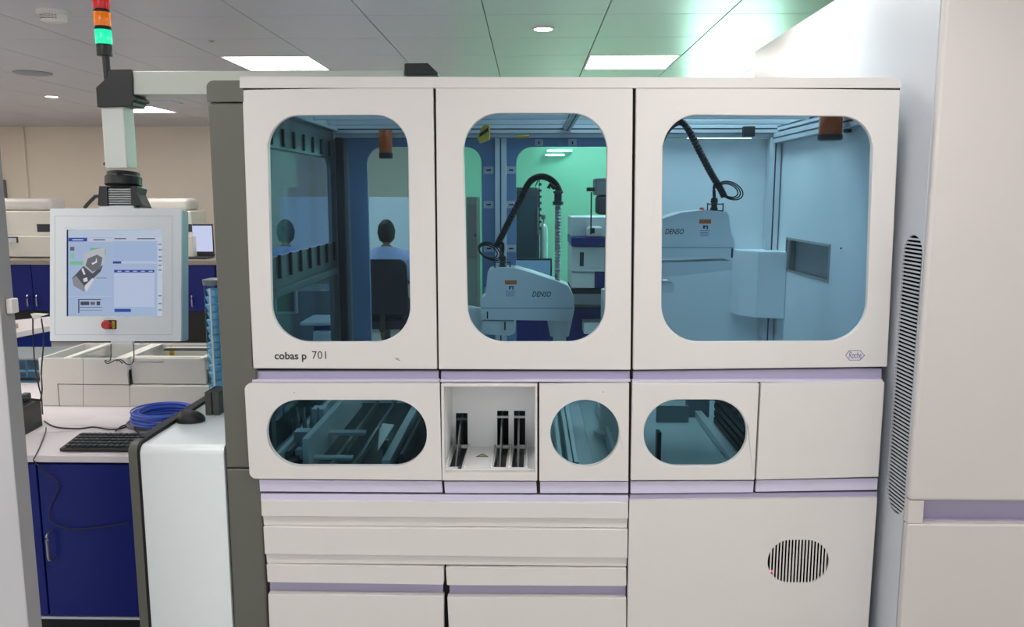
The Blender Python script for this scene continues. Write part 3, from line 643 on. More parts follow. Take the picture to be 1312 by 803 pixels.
# ================================================================== TALL WHITE CABINET ON THE RIGHT
XS = XB+.02
e = ax(1190, 300, XS); YC = e.y
tc = thing('tall_cabinet', 'tall pale cabinet right of the analyzer with a long side grille', 'cabinet', (1.9, .5, 0))
ztall = ax(1070, 0, XS).z; seamY = ax(1075, 50, XS).y
zg1 = ay(1180, 642, YC).z; zg0 = ay(1180, 671, YC).z; xg = ay(1184, 655, YC).x
yend = ax(967, 70, XS).y
v = [ax(*p, XS) for p in ((1156, 330), (1183, 322), (1170, 301), (1146, 656), (1137, 623), (1161, 623))]
vy1 = (v[0].y+v[4].y)/2; vy0 = (v[1].y+v[5].y)/2; vz1 = v[2].z; vz0 = v[3].z
hole = rnd([(vy0, vz1), (vy1, vz1), (vy1, vz0), (vy0, vz0)], (vy1-vy0)/2*.99, 10)
bm = NB(); prism(bm, [(YC+.03, .03), (seamY-.0015, .03), (seamY-.0015, ztall), (YC+.03, ztall)], [hole], XS, XS+.02, 'x'); sd = mk('side_panel', bm, SILVER, tc, .002, label='silver side panel with a long vertical grille')
bm = NB(); prism(bm, [(seamY+.0015, .03), (yend, .03), (yend, ztall), (seamY+.0015, ztall)], None, XS, XS+.02, 'x'); mk('side_panel', bm, WHITE, tc, .002)
bm = NB(); prism(bm, grow(hole, .004), None, XS+.006, XS+.0075, 'x'); mk('grille_backing', bm, VOID, sd)
n = 72; pz = (vz1-vz0)/n; rr = (vy1-vy0)/2; sl = None
for k in range(1, n):
    z = vz0+pz*k; dz = max(0, vz0+rr-z, z-(vz1-rr)); hw = math.sqrt(max(1e-5, rr*rr-dz*dz)); yc = (vy0+vy1)/2
    box('slat', XS+.0003, XS+.003, yc-hw-.001, yc+hw+.001, z-pz*.22, z+pz*.22, SILVER, sd, bevel=0)
bm = NB(); tube(bm, [(XS+.012, YC+.012, .03), (XS+.012, YC+.012, ztall)], .012, 12)
box('upper_front', XS+.0, 2.7, YC, YC+.03, zg1, ztall, BEIGEP, tc, .012, seg=3, label='upper front panel')
box('lower_front', XS+.0, 2.7, YC, YC+.03, .03, zg0, BEIGEP, tc, .008, seg=3, label='lower front panel')
box('grip_end_block', XS+.0, xg, YC+.002, YC+.03, zg0, zg1, BEIGEP, tc, .002)
bm.free()
box('grip_recess', xg, 2.7, YC+.05, YC+.06, zg0-.01, zg1+.01, LAV, tc, 0)
box('grip_sill', xg, 2.7, YC+.0305, YC+.05, zg0-.012, zg0-.001, LAVL, tc, 0)
box('cabinet_body', XS+.0215, 2.7, YC+.062, yend, .03, ztall-.002, WHITE, tc, 0)
box('plinth', XS+.05, 2.68, YC+.08, yend-.02, 0, .03, BLACK, tc, 0)

# ================================================================== LEFT: TERMINAL
YT = .5; SC = None
pc = ay(148, 352, YT); fd = -(MR.transposed() @ (pc-CAM)).z; s_ = fd/F
Mt = Matrix.Translation(pc) @ (MR @ Matrix.Rotation(-math.pi/2, 3, 'X')).to_4x4()
tm = thing('operator_terminal', 'white touch screen terminal hanging from a pole above the bench', 'terminal', M=Mt)
def L(px, py): return ((px-148)*s_, (352-py)*s_)
def lq(pxs): return [L(*p) for p in pxs]
def lbox(nm, px0, px1, py0, py1, y0, y1, m, parent=None, bevel=.0, **k):
    a = L(px0, py0); b = L(px1, py1); bm = NB(); bx(bm, a[0], b[0], y0, y1, b[1], a[1]); return mk(nm, bm, m, parent or tm, bevel, local=True, **k)
TW = mat('terminal white', (236, 240, 243), .4, noise=.01)
bm = NB(); prism(bm, rnd(lq([(64, 267), (232, 267), (232, 437), (64, 437)]), .006), [lq([(85, 294), (208, 294), (208, 405), (85, 405)])], 0, .012, 'y'); fr = mk('bezel', bm, TW, tm, .004, local=True)
bm = NB(); prism(bm, rnd(lq([(64, 267), (232, 267), (232, 437), (64, 437)]), .008), None, .013, .07, 'y'); mk('housing', bm, mat('blue grey housing', (160, 174, 194), .4), tm, .004, local=True)
bm = NB(); prism(bm, rnd(lq([(70, 276.5), (221, 276.5), (221, 429), (70, 429)]), .004), [rnd(lq([(70.6, 277.1), (220.4, 277.1), (220.4, 428.4), (70.6, 428.4)]), .004)], -.0006, 0, 'y'); mk('bezel_groove', bm, SILVER, fr, 0, local=True)
def em(c, k=.27): return emat('screen %d %d %d' % c, c, k)
scr = lbox('screen', 85, 208, 294, 405, .005, .0115, em((178, 198, 230)))
ui = [(85, 86.5, 294, 405, (40, 50, 90)), (86.5, 208, 294, 304, (200, 214, 236)), (87, 111, 304.5, 309, (70, 84, 170)), (111, 143, 305, 309.5, (206, 214, 230)), (143, 201, 304, 308.5, (206, 214, 230)),
      (146, 199, 310.5, 334, (176, 196, 232)), (144, 154.5, 334.5, 337.5, (70, 84, 170)), (155, 200, 334.5, 337.5, (200, 212, 236)), (145.5, 197, 345.5, 349, (70, 84, 170)), (145.5, 197, 349, 393, (198, 212, 240)), (146, 167, 395.5, 399.5, (70, 84, 170)),
      (201, 208, 304, 405, (206, 218, 236)), (115, 134.5, 317.5, 326.5, (110, 200, 140)), (89, 107, 334.5, 339, (130, 206, 160)), (89, 94.5, 316, 321, (110, 114, 124)), (89, 94.5, 324, 331, (150, 206, 196)),
      (99.5, 129, 383, 384, (70, 76, 90)), (99.5, 100.8, 383, 401, (70, 76, 90)), (102.5, 113.5, 386.2, 390.8, (80, 84, 96)), (115, 121, 386.5, 390.5, (110, 114, 124)), (123, 127.5, 386, 391, (80, 84, 96)), (100, 130, 393.2, 393.9, (90, 96, 110)), (100, 130, 397, 397.7, (130, 136, 150)),
      (87, 142, 379, 379.6, (200, 212, 240)), (123, 136, 355.5, 356.3, (120, 126, 150))]
for k, (a, b, c, d_, col) in enumerate(ui): lbox('screen_item', a, b, c, d_, .0042-.00002*k, .0049, em(col), scr)
for k, (a, b) in enumerate(((92, 106), (119, 134), (146, 161), (175, 198))): lbox('screen_text', a, b, 306.3 if k < 2 else 305, 307.6 if k < 2 else 306.3, .0032, .004, em((210, 216, 240) if k == 0 else (96, 104, 130)), scr)
for k in range(5): lbox('screen_text', 150+10*k, 155+10*k, 346.7, 347.8, .0032, .004, em((200, 208, 240)), scr)
for y in (312, 319, 328, 333, 339, 345, 378, 388, 396): lbox('screen_text', 202.5, 206.5, y, y+1.6, .0032, .004, em((130, 140, 160)), scr)
for poly, col in (([(92, 356), (113, 334), (132, 338), (128, 348), (107, 368), (94, 365)], (92, 94, 104)), ([(106, 340), (107, 325), (118, 320), (134, 317), (133, 338), (118, 350)], (200, 202, 210)),
                  ([(109, 340), (112, 331), (124, 326), (131, 330), (128, 344), (118, 348)], (120, 122, 130)), ([(92, 357), (97, 353), (107, 366), (108, 374), (94, 366)], (150, 152, 160)), ([(108, 366), (118, 356), (120, 358), (110, 374)], (224, 226, 232)),
                  ([(104, 345), (106, 343), (109, 351), (107, 352)], (232, 234, 240)), ([(106, 357), (111, 355), (112, 360), (107, 361)], (226, 228, 236)), ([(117, 337), (122, 335), (123, 330), (124, 336), (118, 339)], (236, 238, 244))):
    k += 1; bm = NB(); prism(bm, lq(poly), None, .0030-.00008*k, .0036, 'y'); mk('screen_drawing', bm, em(col), scr, 0, local=True)
# emergency stop
a = L(139, 416); bm = NB(); lathe(bm, (a[0], 0, a[1]), [(.013, -.001), (.013, -.012), (.016, -.013), (.017, -.022), (.014, -.028)], 20, 'y'); es = mk('emergency_stop_button', bm, RED, tm, 0, local=True)
lbox('button_plate', 133, 149.5, 410, 421.5, -.002, .0, BLKP, es, .001); lbox('button_plate', 143.5, 147.5, 411, 420.5, -.003, -.0021, YEL, es, 0)
# neck (local)
lbox('neck', 123.5, 170, 262, 268, .015, .07, TW, tm, .006)
lbox('tilt_cage', 127, 174, 238, 262, .02, .08, BLKP, tm, .006)
for k in range(7): lbox('spring_rib', 136, 166, 241+3*k, 242.8+3*k, .012, .022, STEEL, tm, .0006)
for px0 in (126, 166): 
    bm = NB(); prism(bm, rnd(lq([(px0, 238), (px0+10, 238), (px0+(10 if px0 < 150 else 8), 246), (px0+(11 if px0 < 150 else 16), 263), (px0-(2 if px0 < 150 else -2), 263)]), .003), None, .006, .085, 'y'); mk('tilt_bracket', bm, BLKP, tm, .003, local=True)
a0 = L(151, 231); bm = NB(); lathe(bm, (a0[0], .045, a0[1]-.014), [(.062, 0), (.066, .003), (.066, .033), (.062, .036)], 28); mk('swivel_collar', bm, BLKP, tm, 0, local=True)
a0 = L(151, 220); bm = NB(); lathe(bm, (a0[0], .045, a0[1]-.016), [(.05, 0), (.058, .004), (.058, .020), (.05, .022)], 28); mk('swivel_collar', bm, BLKP, tm, 0, local=True)
bm = NB(); pp = [L(144, 214), L(134, 209.5)]; tube(bm, [(pp[0][0], .0, pp[0][1]), (pp[1][0], -.005, pp[1][1])], .006); mk('clamp_lever', bm, BLKP, tm, 0, local=True)
bm = NB(); pp = [L(125, 250), L(117, 250), L(108, 259), L(103, 265)]; tube(bm, [(q[0], .03, q[1]) for q in pp], .007); mk('clamp_lever', bm, BLKP, tm, 0, local=True)
# hooks under the panel
lbox('cable_tab', 140, 168, 436, 441, .01, .03, TW, tm, .002)
for pts in ([(139, 441), (138, 462), (131, 462), (135, 466), (147, 461), (154, 466)], [(168, 441), (168, 463), (160, 467), (152, 461), (146, 463)]):
    bm = NB(); tube(bm, smooth_path([(L(*q)[0], .02, L(*q)[1]) for q in pts], 4), .0022, 6); mk('wire_hook', bm, DARK, tm, 0, local=True)
# pole and overhead arm
arm = thing('overhead_boom', 'pale grey overhead boom with black end brackets carrying the terminal pole', 'support arm', (-1.2, YT, 1.98))
YP = YT+.01
p0, p1 = ay(129, 140, YP-.035), ay(158.5, 140, YP-.035)
BEAMM = mat('boom grey', (204, 208, 198), .4)
POLEM = mat('pole grey white', (214, 218, 212), .4)
zpb = ay(148, 216, YP).z
box('pole', p0.x, p1.x, YP-.035, YP+.045, zpb, ay(148, 130, YP).z, POLEM, arm, .006, seg=3)
Pb = FXZ([(122.5, 112), (137.5, 98), (138.5, 89), (168, 88.5), (169.5, 100), (170, 122), (175.5, 126), (175, 129), (170, 130), (169, 136), (124, 137.5)], YP-.05)
bm = NB(); prism(bm, Pb, None, YP-.05, YP+.055, 'y'); mk('end_bracket', bm, BLKP, arm, .004)
zb1 = ay(180, 91, YP-.04).z; zb0_ = ay(180, 121, YP-.04).z; zb0_ = max(zb0_, ztop+.002)
xb = ay(520, 90, YP).x
box('beam', Pb[4][0]-.005, xb, YP-.04, YP+.045, zb0_, zb1, BEAMM, arm, .003)
Pb2 = FXZ([(518, 96), (518, 81), (548, 80.5), (561, 93), (561, 96)], YP-.05)
bm = NB(); prism(bm, Pb2, None, YP-.05, YP+.055, 'y'); mk('end_bracket', bm, BLKP, arm, .003)
# signal tower
a = ay(133.5, 60, YP+.0); t = thing('signal_tower', 'signal light tower with red, amber and glowing green lenses on the black bracket', 'signal light', (a.x, a.y, a.z))
def zy(py): return ay(133, py, YP).z
w = (ay(143.5, 60, YP).x-ay(123.5, 60, YP).x)/2
def ring(nm, y0, y1, rr, m, lab=None):
    bm = NB(); lathe(bm, (a.x, YP, zy(y1)), [(rr*.97, 0), (rr, .002), (rr, zy(y0)-zy(y1)-.002), (rr*.97, zy(y0)-zy(y1))], 24); return mk(nm, bm, m, t, label=lab)
bm = NB(); tube(bm, [(a.x+.005, YP, zy(102)), (a.x+.003, YP, zy(71))], w*.48, 14); mk('stem', bm, BLKP, t)
ring('base', 57, 71.5, w*.96, BLKP); ring('lens', 38.5, 57, w, mat('green lens', (20, 190, 140), .2, emit=.45), 'glowing green lens')
bm = NB(); lathe(bm, (a.x, YP-w*.985, zy(48)), [(w*.45, 0), (w*.3, -.003)], 16, 'y'); bm.free()
ring('separator', 34, 38.5, w*1.0, BLACK); ring('lens', 16, 34, w, mat('orange lens', (236, 120, 10), .2, emit=.07), 'amber lens')
ring('separator', 12, 16, w, BLACK); ring('lens', -6, 12, w, mat('red lens', (206, 24, 30), .2, emit=.05), 'red lens'); ring('cap', -10, -6, w, BLACK)

# ================================================================== LEFT: LOW HOUSING OF THE MACHINE
hs = thing('side_housing', 'low white side housing with grey edge panel, left of the grey column', 'housing', (-1.08, .3, 0))
XH0 = ay(165, 575, 0).x; XH1 = ay(178.5, 577, 0).x; ZH = ay(230, 571, 0).z
YH = .64
bm = NB(); prism(bm, rnd([(-.003, .03), (-.003, ZH), (YH, ZH), (YH, .03)], [.0, .03, .01, 0], 8), None, XH1+.003, -.99, 'x'); mk('shell', bm, mat('glossy cool white', (228, 234, 234), .25, noise=.01), hs, .004, seg=3)
bm = NB(); prism(bm, rnd([(-.006, .03), (-.006, ZH+.006), (YH+.004, ZH+.006), (YH+.004, .03)], [.0, .03, .01, 0], 8), None, XH0, XH1-.006, 'x'); mk('edge_panel', bm, OLIVE, hs, .006, seg=3)
bm = NB(); prism(bm, rnd([(-.003, .03), (-.003, ZH+.012), (YH+.003, ZH+.012), (YH+.003, .03)], [.0, .03, .01, 0], 8), None, XH1-.0055, XH1+.0025, 'x'); mk('gasket', bm, BLACK, hs, 0)
box('gasket', XH0+.004, XH1-.004, .06, YH-.01, ZH+.0062, ZH+.012, BLACK, hs, .002)
# mouse
a = az(245, 540, ZH); ms = thing('computer_mouse', 'black computer mouse on the white side housing', 'mouse', (a.x, a.y, ZH))
bm = NB(); bmesh.ops.create_uvsphere(bm, u_segments=24, v_segments=14, radius=1)
for v_ in bm.verts:
    v_.co = Vector((v_.co.x*.05, v_.co.y*.034, max(v_.co.z, -.25)*.034*(1.0-.22*v_.co.x)+.0085))
bmesh.ops.rotate(bm, verts=bm.verts, matrix=Matrix.Rotation(R(8), 3, 'Z')); bmesh.ops.translate(bm, verts=bm.verts, vec=(a.x, a.y, ZH)); mk('shell', bm, BLKP, ms)
bm = NB(); lathe(bm, (a.x-.028, a.y-.003, ZH+.036), [(.006, -.004), (.008, -.002), (.008, .002), (.006, .004)], 14, 'y'); mk('scroll_wheel', bm, DARK, ms)
# foam blocks and blue tube column
a = az(272, 532, ZH); fb = thing('rack_block', 'pair of dark grey perforated rack blocks beside the grey column', 'rack', (a.x, a.y, ZH))
for k in range(2):
    o = box('block', a.x-.025+.028*k, a.x-.001+.028*k, a.y, a.y+.10, ZH, ZH+.088, mat('dark grey foam', (84, 84, 80), .8, noise=.1, scale=40), fb, .002)
    for j in range(4):
        bm = NB(); lathe(bm, (a.x-.013+.028*k, a.y+.015+.024*j, ZH+.0878), [(.008, 0), (.008, .0012)], 10); mk('hole', bm, BLACK, o)
b = az(277, 516, ZH); bt = thing('cup_dispenser', 'tall clear blue tube of stacked cups behind the grey column', 'dispenser', (b.x, b.y+.06, ZH))
zt1 = ay(272, 356, b.y+.06).z; r_ = .036; bcx = ay(278, 440, b.y+.06).x+.004; bcy = YH-.05
zt1 = ay(272, 358, bcy).z; bcx = ay(277, 440, bcy).x
bm = NB(); lathe(bm, (bcx, bcy, ZH), [(r_, .02), (r_, zt1-ZH)], 20); mk('tube', bm, BLUEG, bt)
bm = NB(); lathe(bm, (bcx, bcy, ZH), [(r_*1.2, 0), (r_*1.2, .02), (r_, .021)], 20); mk('foot', bm, DARK, bt)
bm = NB(); lathe(bm, (bcx, bcy, zt1), [(r_*1.05, -.02), (r_*1.1, .0), (r_*.4, .006)], 20); mk('top_cap', bm, MID, bt)
box('highlight_seam', bcx-.003, bcx+.003, bcy-r_-.002, bcy-r_+.001, ZH+.03, zt1-.03, WHITE2, bt, 0)  # white strip painted in as the bright streak on the tube
k = 0
zz = ZH+.03
while zz < zt1-.06:
    bm = NB(); rr_ = r_*(.80+.06*((k*7) % 3)); lathe(bm, (bcx+.003*((k*5) % 3-1), bcy, zz), [(rr_*.7, 0), (rr_, .024), (rr_*.9, .026)], 12); mk('cup', bm, mat('blue cup plastic', (178, 214, 238), .3, noise=.2, scale=12), bt); zz += .03; k += 1

# ================================================================== LEFT: BENCH WITH NAVY CABINET
ZB = .73; YB0 = .1; YB1 = 1.15
xb0, xb1 = -2.5, XH0-.006
box('worktop', xb0, xb1, YB0-.01, YB1, ZB-.025, ZB, BENCH, None, .004); tag(bpy.context.scene.objects['worktop'], 'pale worktop above the navy cabinet holding keyboard and cables', 'worktop')
nc = thing('base_cabinet', 'navy blue base cabinet with steel handles under the pale worktop', 'cabinet', (-1.7, .6, 0))
box('body', xb0+.01, xb1-.01, YB0+.02, YB1-.02, .12, ZB-.026, NAVY, nc, .002); box('plinth', xb0+.02, xb1-.02, YB0+.08, YB1-.05, 0, .12, BLACK, nc, 0)
sx = ay(47, 600, YB0).x; zdb = ay(100, 789, YB0).z
for x0, x1, hx in ((sx+.003, xb1-.012, 66.5), (sx-.5, sx-.003, 36)):
    d = box('door', x0, x1, YB0, YB0+.018, zdb, ZB-.034, NAVY, nc, .002)
    a = ay(hx if hx > 50 else 33, 680, YB0); c = ay(hx if hx > 50 else 33, 714, YB0)
    hp = [(a.x, YB0, a.z), (a.x, YB0-.028, a.z-.005), (a.x, YB0-.03, (a.z+c.z)/2), (a.x, YB0-.028, c.z+.005), (a.x, YB0, c.z)]
    bm = NB(); tube(bm, smooth_path(hp, 5), .005, 8); mk('handle', bm, STEEL, d)
box('bottom_strip', sx-.5, xb1-.012, YB0+.004, YB0+.02, zdb-.014, zdb-.005, SILVER, nc, 0)
# keyboard
a = az(76, 579, ZB); kb = thing('keyboard', 'compact black keyboard lying on the pale worktop', 'keyboard', (a.x, a.y, ZB))
kw = min(.30, xb1-.012-a.x); kdp = .135
bm = NB(); prism(bm, [(a.y, ZB+.002), (a.y, ZB+.012), (a.y+kdp, ZB+.028), (a.y+kdp, ZB+.002)], None, a.x, a.x+kw, 'x'); mk('case', bm, BLKP, kb, .004)
kbm = mat('key black', (44, 46, 50), .4)
bm = NB()
for r0 in range(5):
    for c0 in range(14):
        x = a.x+.012+(kw-.024)/14*c0; y = a.y+.012+.0235*r0; z = ZB+.012+.016*(y-a.y)/kdp
        bx(bm, x+.001, x+(kw-.024)/14-.002, y, y+.019, z, z+.008)
mk('keys', bm, kbm, kb, .0012, kind='stuff')
# coils
def coil(name, lab, px, py, r0, r1, n, m, thick, hmax, z0):
    p = az(px, py, z0+hmax/2); t = thing(name, lab, 'cable', (p.x, p.y, z0))
    for k in range(n):
        rr = r0+(r1-r0)*random.random(); h = z0+thick+hmax*random.random()*.9; ph = random.random()*6; dx, dy = random.uniform(-.008, .008), random.uniform(-.008, .008); tl = random.uniform(-.03, .03)
        bm = NB(); tube(bm, [(p.x+dx+rr*math.cos(q), p.y+dy+rr*1.0*math.sin(q), max(z0+thick, h+tl*rr*4*math.cos(q+ph)*.3)) for q in (2*math.pi*i/30 for i in range(31))], thick, 6); mk('loop', bm, m, t)
    return t
coil('grey_cable_coil', 'grey cable coil under the blue cable coil on the worktop', 200, 540, .095, .105, 6, GREYC, .0035, .012, ZB)
coil('blue_cable_coil', 'coil of bright blue cable lying on the worktop', 210, 532, .075, .112, 26, BLUEC, .0034, .055, ZB+.018)
# papers
for k, (px, py, rot, w_, h_) in enumerate(((95, 545, .25, .21, .16), (142, 540, -.2, .2, .15))):
    p = az(px, py, ZB); bm = NB(); prism(bm, [(-w_/2, -h_/2), (w_/2, -h_/2), (w_/2, h_/2), (-w_/2, h_/2)], None, ZB+.0005+.001*k, ZB+.0012+.001*k, 'z')
    bmesh.ops.rotate(bm, verts=bm.verts, matrix=Matrix.Rotation(rot, 3, 'Z')); bmesh.ops.translate(bm, verts=bm.verts, vec=(p.x, p.y, 0))
    o = mk('paper_sheet', bm, mat('paper', (232, 224, 224), .7)); tag(o, ['white paper sheet on the worktop behind the keyboard', 'white paper sheet on the worktop nearer the blue cable coil'][k], 'paper')
# black box with adaptors
A, Bp = az(19, 565, ZB), az(55, 545, ZB); dv = (Bp-A); nv = Vector((-dv.y, dv.x, 0)).normalized()
bb = thing('equipment_box', 'black open box of adaptors at the left end of the worktop', 'box', (A.x, A.y, ZB))
q = [A-nv*0, Bp, Bp+nv*.22, A-dv*1.2+nv*.22, A-dv*1.2]
bm = NB(); prism(bm, [(v_.x, v_.y) for v_ in q], None, ZB, ZB+.105, 'z'); mk('shell', bm, BLKP, bb, .003)
for k in range(7):
    c = A+dv*(.1+.12*k)+nv*(.04+.05*(k % 3)); bm = NB(); bx(bm, -.022, .022, -.014, .014, 0, .03+.008*(k % 2)); bmesh.ops.rotate(bm, verts=bm.verts, matrix=Matrix.Rotation(k*1.3, 3, 'Z')); bmesh.ops.translate(bm, verts=bm.verts, vec=(c.x, c.y, ZB+.1055)); mk('adaptor', bm, [DARK, GREYC, SILVER][k % 3], bb, .006)
bm = NB(); tube(bm, smooth_path([A+Vector((-.1, .02, .125)), A+Vector((-.02, .06, .14)), A+Vector((.05, .10, .125))] if 1 else [A+Vector((-.1, .1, .15)), A+Vector((.0, .12, .17)), A+Vector((.1, .16, .15)), A+Vector((.16, .2, .13))], 5), .004); mk('cable', bm, BLACK, bb)
# loose cables
def cable(lab, pts, r=.0028, m=BLKP):
    bm = NB(); tube(bm, smooth_path(pts, 6), r, 6); o = mk('power_cable', bm, m); tag(o, lab, 'cable'); return o
yc = .62
cable('black cable hanging down left of the terminal onto the worktop', [ay(42, 404, yc), ay(42.5, 432, yc), ay(45, 470, yc), ay(50, 496, yc), ay(53, 508, yc), ay(55, 535, yc-.02), az(58, 540, ZB+.004), az(72, 547, ZB+.004), az(100, 549, ZB+.004), az(120, 547, ZB+.004), az(142, 550, ZB+.004), az(160, 547, ZB+.004), az(178, 536, ZB+.006)])
cable('second black cable hanging down nearer the terminal panel', [ay(53, 408, yc-.01), ay(56, 434, yc-.01), ay(53, 475, yc-.01), ay(54, 498, yc-.01), ay(52, 512, yc-.01)])
cable('thin black cable falling over the worktop edge down the navy doors', [ay(56, 540, .6), az(59, 550, ZB+.004), az(52, 570, ZB+.004), az(45, 585, ZB+.004), ay(44, 591, YB0-.014), ay(60, 606, YB0-.012), ay(76, 622, YB0-.008), ay(64, 650, YB0-.008), ay(66, 668, YB0-.01), ay(90, 677, YB0-.008), ay(120, 676, YB0-.008), ay(164, 670, YB0-.01)], .002)
cable('tangled short black cable by the blue cable coil', [az(148, 552, ZB+.005), az(158, 545, ZB+.007), az(172, 543, ZB+.006), az(184, 535, ZB+.006), az(172, 548, ZB+.012), az(180, 556, ZB+.006)])
# white hook piece
a = ay(46, 404, yc); t = thing('cable_clip', 'small white clip where the hanging black cables start', 'clip', a)
bm = NB(); prism(bm, FXZ([(39, 402), (58, 403), (50, 406), (43, 409)], yc-.012), None, yc-.012, yc+.012, 'y'); mk('clip', bm, WHITE, t); 
bm = NB(); tube(bm, [ay(41, 404, yc+.0), ay(40, 380, yc+.03)], .0015, 6); bm.free()
# ivory instrument on the bench
YI = .74
iv = thing('sample_tray_unit', 'ivory instrument with two open sample trays on the worktop behind the terminal', 'instrument', (-1.55, .95, ZB))
def IX(px): return ay(px, 500, YI).x
zi1 = ay(100, 459, YI).z; zi2 = ay(200, 493, YI+.02).z
xi0, xi1, xi2 = IX(52), IX(165), IX(269)
bm = NB(); prism(bm, [(xi0, ZB+.001), (xi2, ZB+.001), (xi2, zi2), (xi1, zi2), (xi1, zi1), (xi0, zi1)], [], YI, YI+.012, 'y'); fb_ = mk('front_shell', bm, DEVW, iv, .003)
bm = NB(); o1 = FXZ([(74, 492), (165, 493), (165, 527), (77, 527)], YI)
for seg_ in ([(73.5, 491.5), (166, 492.5), (166, 493.3), (73.5, 492.3)], [(73.5, 492), (74.4, 492), (77.4, 527), (76.6, 527)], [(106, 459), (106.6, 459), (107.2, 526), (106.6, 526)], [(165.5, 494), (166, 494), (167, 527), (166.4, 527)]):
    bm2 = NB(); prism(bm2, FXZ(seg_, YI), None, YI-.0006, YI, 'y'); mk('panel_joint', bm2, DARK if seg_[0][0] < 80 and seg_[0][1] < 500 else GREYC, fb_, 0)
bm.free()
box('drawer_block', xi1+.004, IX(262), YI+.025, YI+.04, zi2+.003, ay(200, 459, YI+.02).z, DEVW, iv, .003)
box('ledge', xi1, xi2, YI+.012, YI+.06, zi2-.004, zi2, DEVW, iv, .001)
d = bpy.data.objects['drawer_block']
bm = NB(); p, q = ay(173, 462.5, YI+.025), ay(209, 462.5, YI+.025); tube(bm, smooth_path([(p.x, YI+.025, p.z), (p.x, YI+.005, p.z), ((p.x+q.x)/2, YI+.003, p.z), (q.x, YI+.005, p.z), (q.x, YI+.025, p.z)], 4), .003, 8); mk('handle', bm, STEEL, d)
ybk = az(110, 440, zi1).y
box('back_shell', xi0, xi2, ybk, ybk+.012, ZB+.001, zi1, DEVW, iv, .003)
box('side_shell', xi0, xi0+.012, YI+.012, ybk, ZB+.001, zi1, DEVW, iv, .002); box('side_shell', xi2-.012, xi2, YI+.06, ybk, ZB+.001, zi1, DEVW, iv, .002)
box('tray_floor', xi0+.012, xi2-.012, YI+.04, ybk, zi1-.06, zi1-.055, MID, iv, 0)
for px, w_ in ((90, .03), (160, .05), (262, .02)):
    x = az(px, 457, zi1).x; box('tray_rim', x-w_/2, x+w_/2, YI+.01, ybk+.005, zi1-.01, zi1+.002, DEVW, iv, .002)
box('tray_rim', xi1, xi2, YI+.04, YI+.06, zi1-.01, zi1+.001, DEVW, iv, .002); box('tray_bar', xi1+.05, xi2-.02, ybk-.09, ybk-.07, zi1-.008, zi1, DEVW, iv, .001); box('tray_slot', xi1+.06, xi2-.04, ybk-.13, ybk-.1, zi1-.006, zi1, BLACK, iv, .001)
bm = NB(); lathe(bm, (az(216, 445, zi1).x, ybk-.06, zi1-.05), [(.012, 0), (.012, .03), (.005, .04), (.005, .055)], 14); mk('nozzle', bm, YEL, iv)

# instrument with blue glass behind
bi = thing('glass_lid_instrument', 'white instrument with blue glass front left behind the ivory tray unit', 'instrument', (-2.9, 1.9, 0))
p0 = ay(-40, 455, 1.2); p1 = ay(48, 455, 1.2); z0, z1 = ay(20, 490, 1.2).z, ay(20, 462, 1.2).z
box('lower_shell', p0.x, p1.x, 1.2, 1.5, 0.0, z0, WHITE2, bi, .006); box('glass_front', p0.x, p1.x, 1.21, 1.22, z0, z1, BLUEG, bi, 0); box('inner_shelf', p0.x, p1.x, 1.3, 1.48, z0+.03, z0+.04, WHITE2, bi, .002)
box('lid', p0.x, p1.x+.3, 1.21, 1.5, z1, z1+.012, MID, bi, .004); bm = NB(); box('glass_bar', p0.x, p1.x, 1.198, 1.209, z0+.01, z0+.022, BLACK, bi, 0); bm.free()
box('back_wall', p0.x, p1.x+.3, 1.49, 1.5, z0, z1, mat('cyan inner wall', (120, 190, 215), .4), bi, 0)
for px in (8, 20, 34): x = ay(px, 470, 1.3).x; box('divider', x-.006, x+.006, 1.3, 1.32, z0, z1, BLUEF, bi, 0)

# mid bench (white top slanting away) with navy body
mb = thing('lab_bench', 'white topped navy laboratory bench standing between terminal and far counter', 'bench', (-3.2, 2.9, 0))
c = [az(-60, 441, .9), az(66, 417, .9), az(66, 405, .9), az(-60, 418, .9)]
c = [(v_.x, v_.y) for v_ in c]
bm = NB(); prism(bm, c, None, .87, .9, 'z'); mk('worktop', bm, BENCH, mb, .004)
cc = [(sum(p[0] for p in c)/4+(p[0]-sum(q[0] for q in c)/4)*.96, sum(p[1] for p in c)/4+(p[1]-sum(q[1] for q in c)/4)*.94) for p in c]
bm = NB(); prism(bm, cc, None, .0, .868, 'z'); mk('cabinet_body', bm, NAVY, mb, .003)
p = az(10, 421, .9); box('tissue_box', p.x-.04, p.x+.04, p.y-.03, p.y+.03, .9, .925, mat('cardboard', (188, 164, 120), .7), None, .003); tag(bpy.data.objects['tissue_box'], 'small tan box on the slanting white bench', 'box')

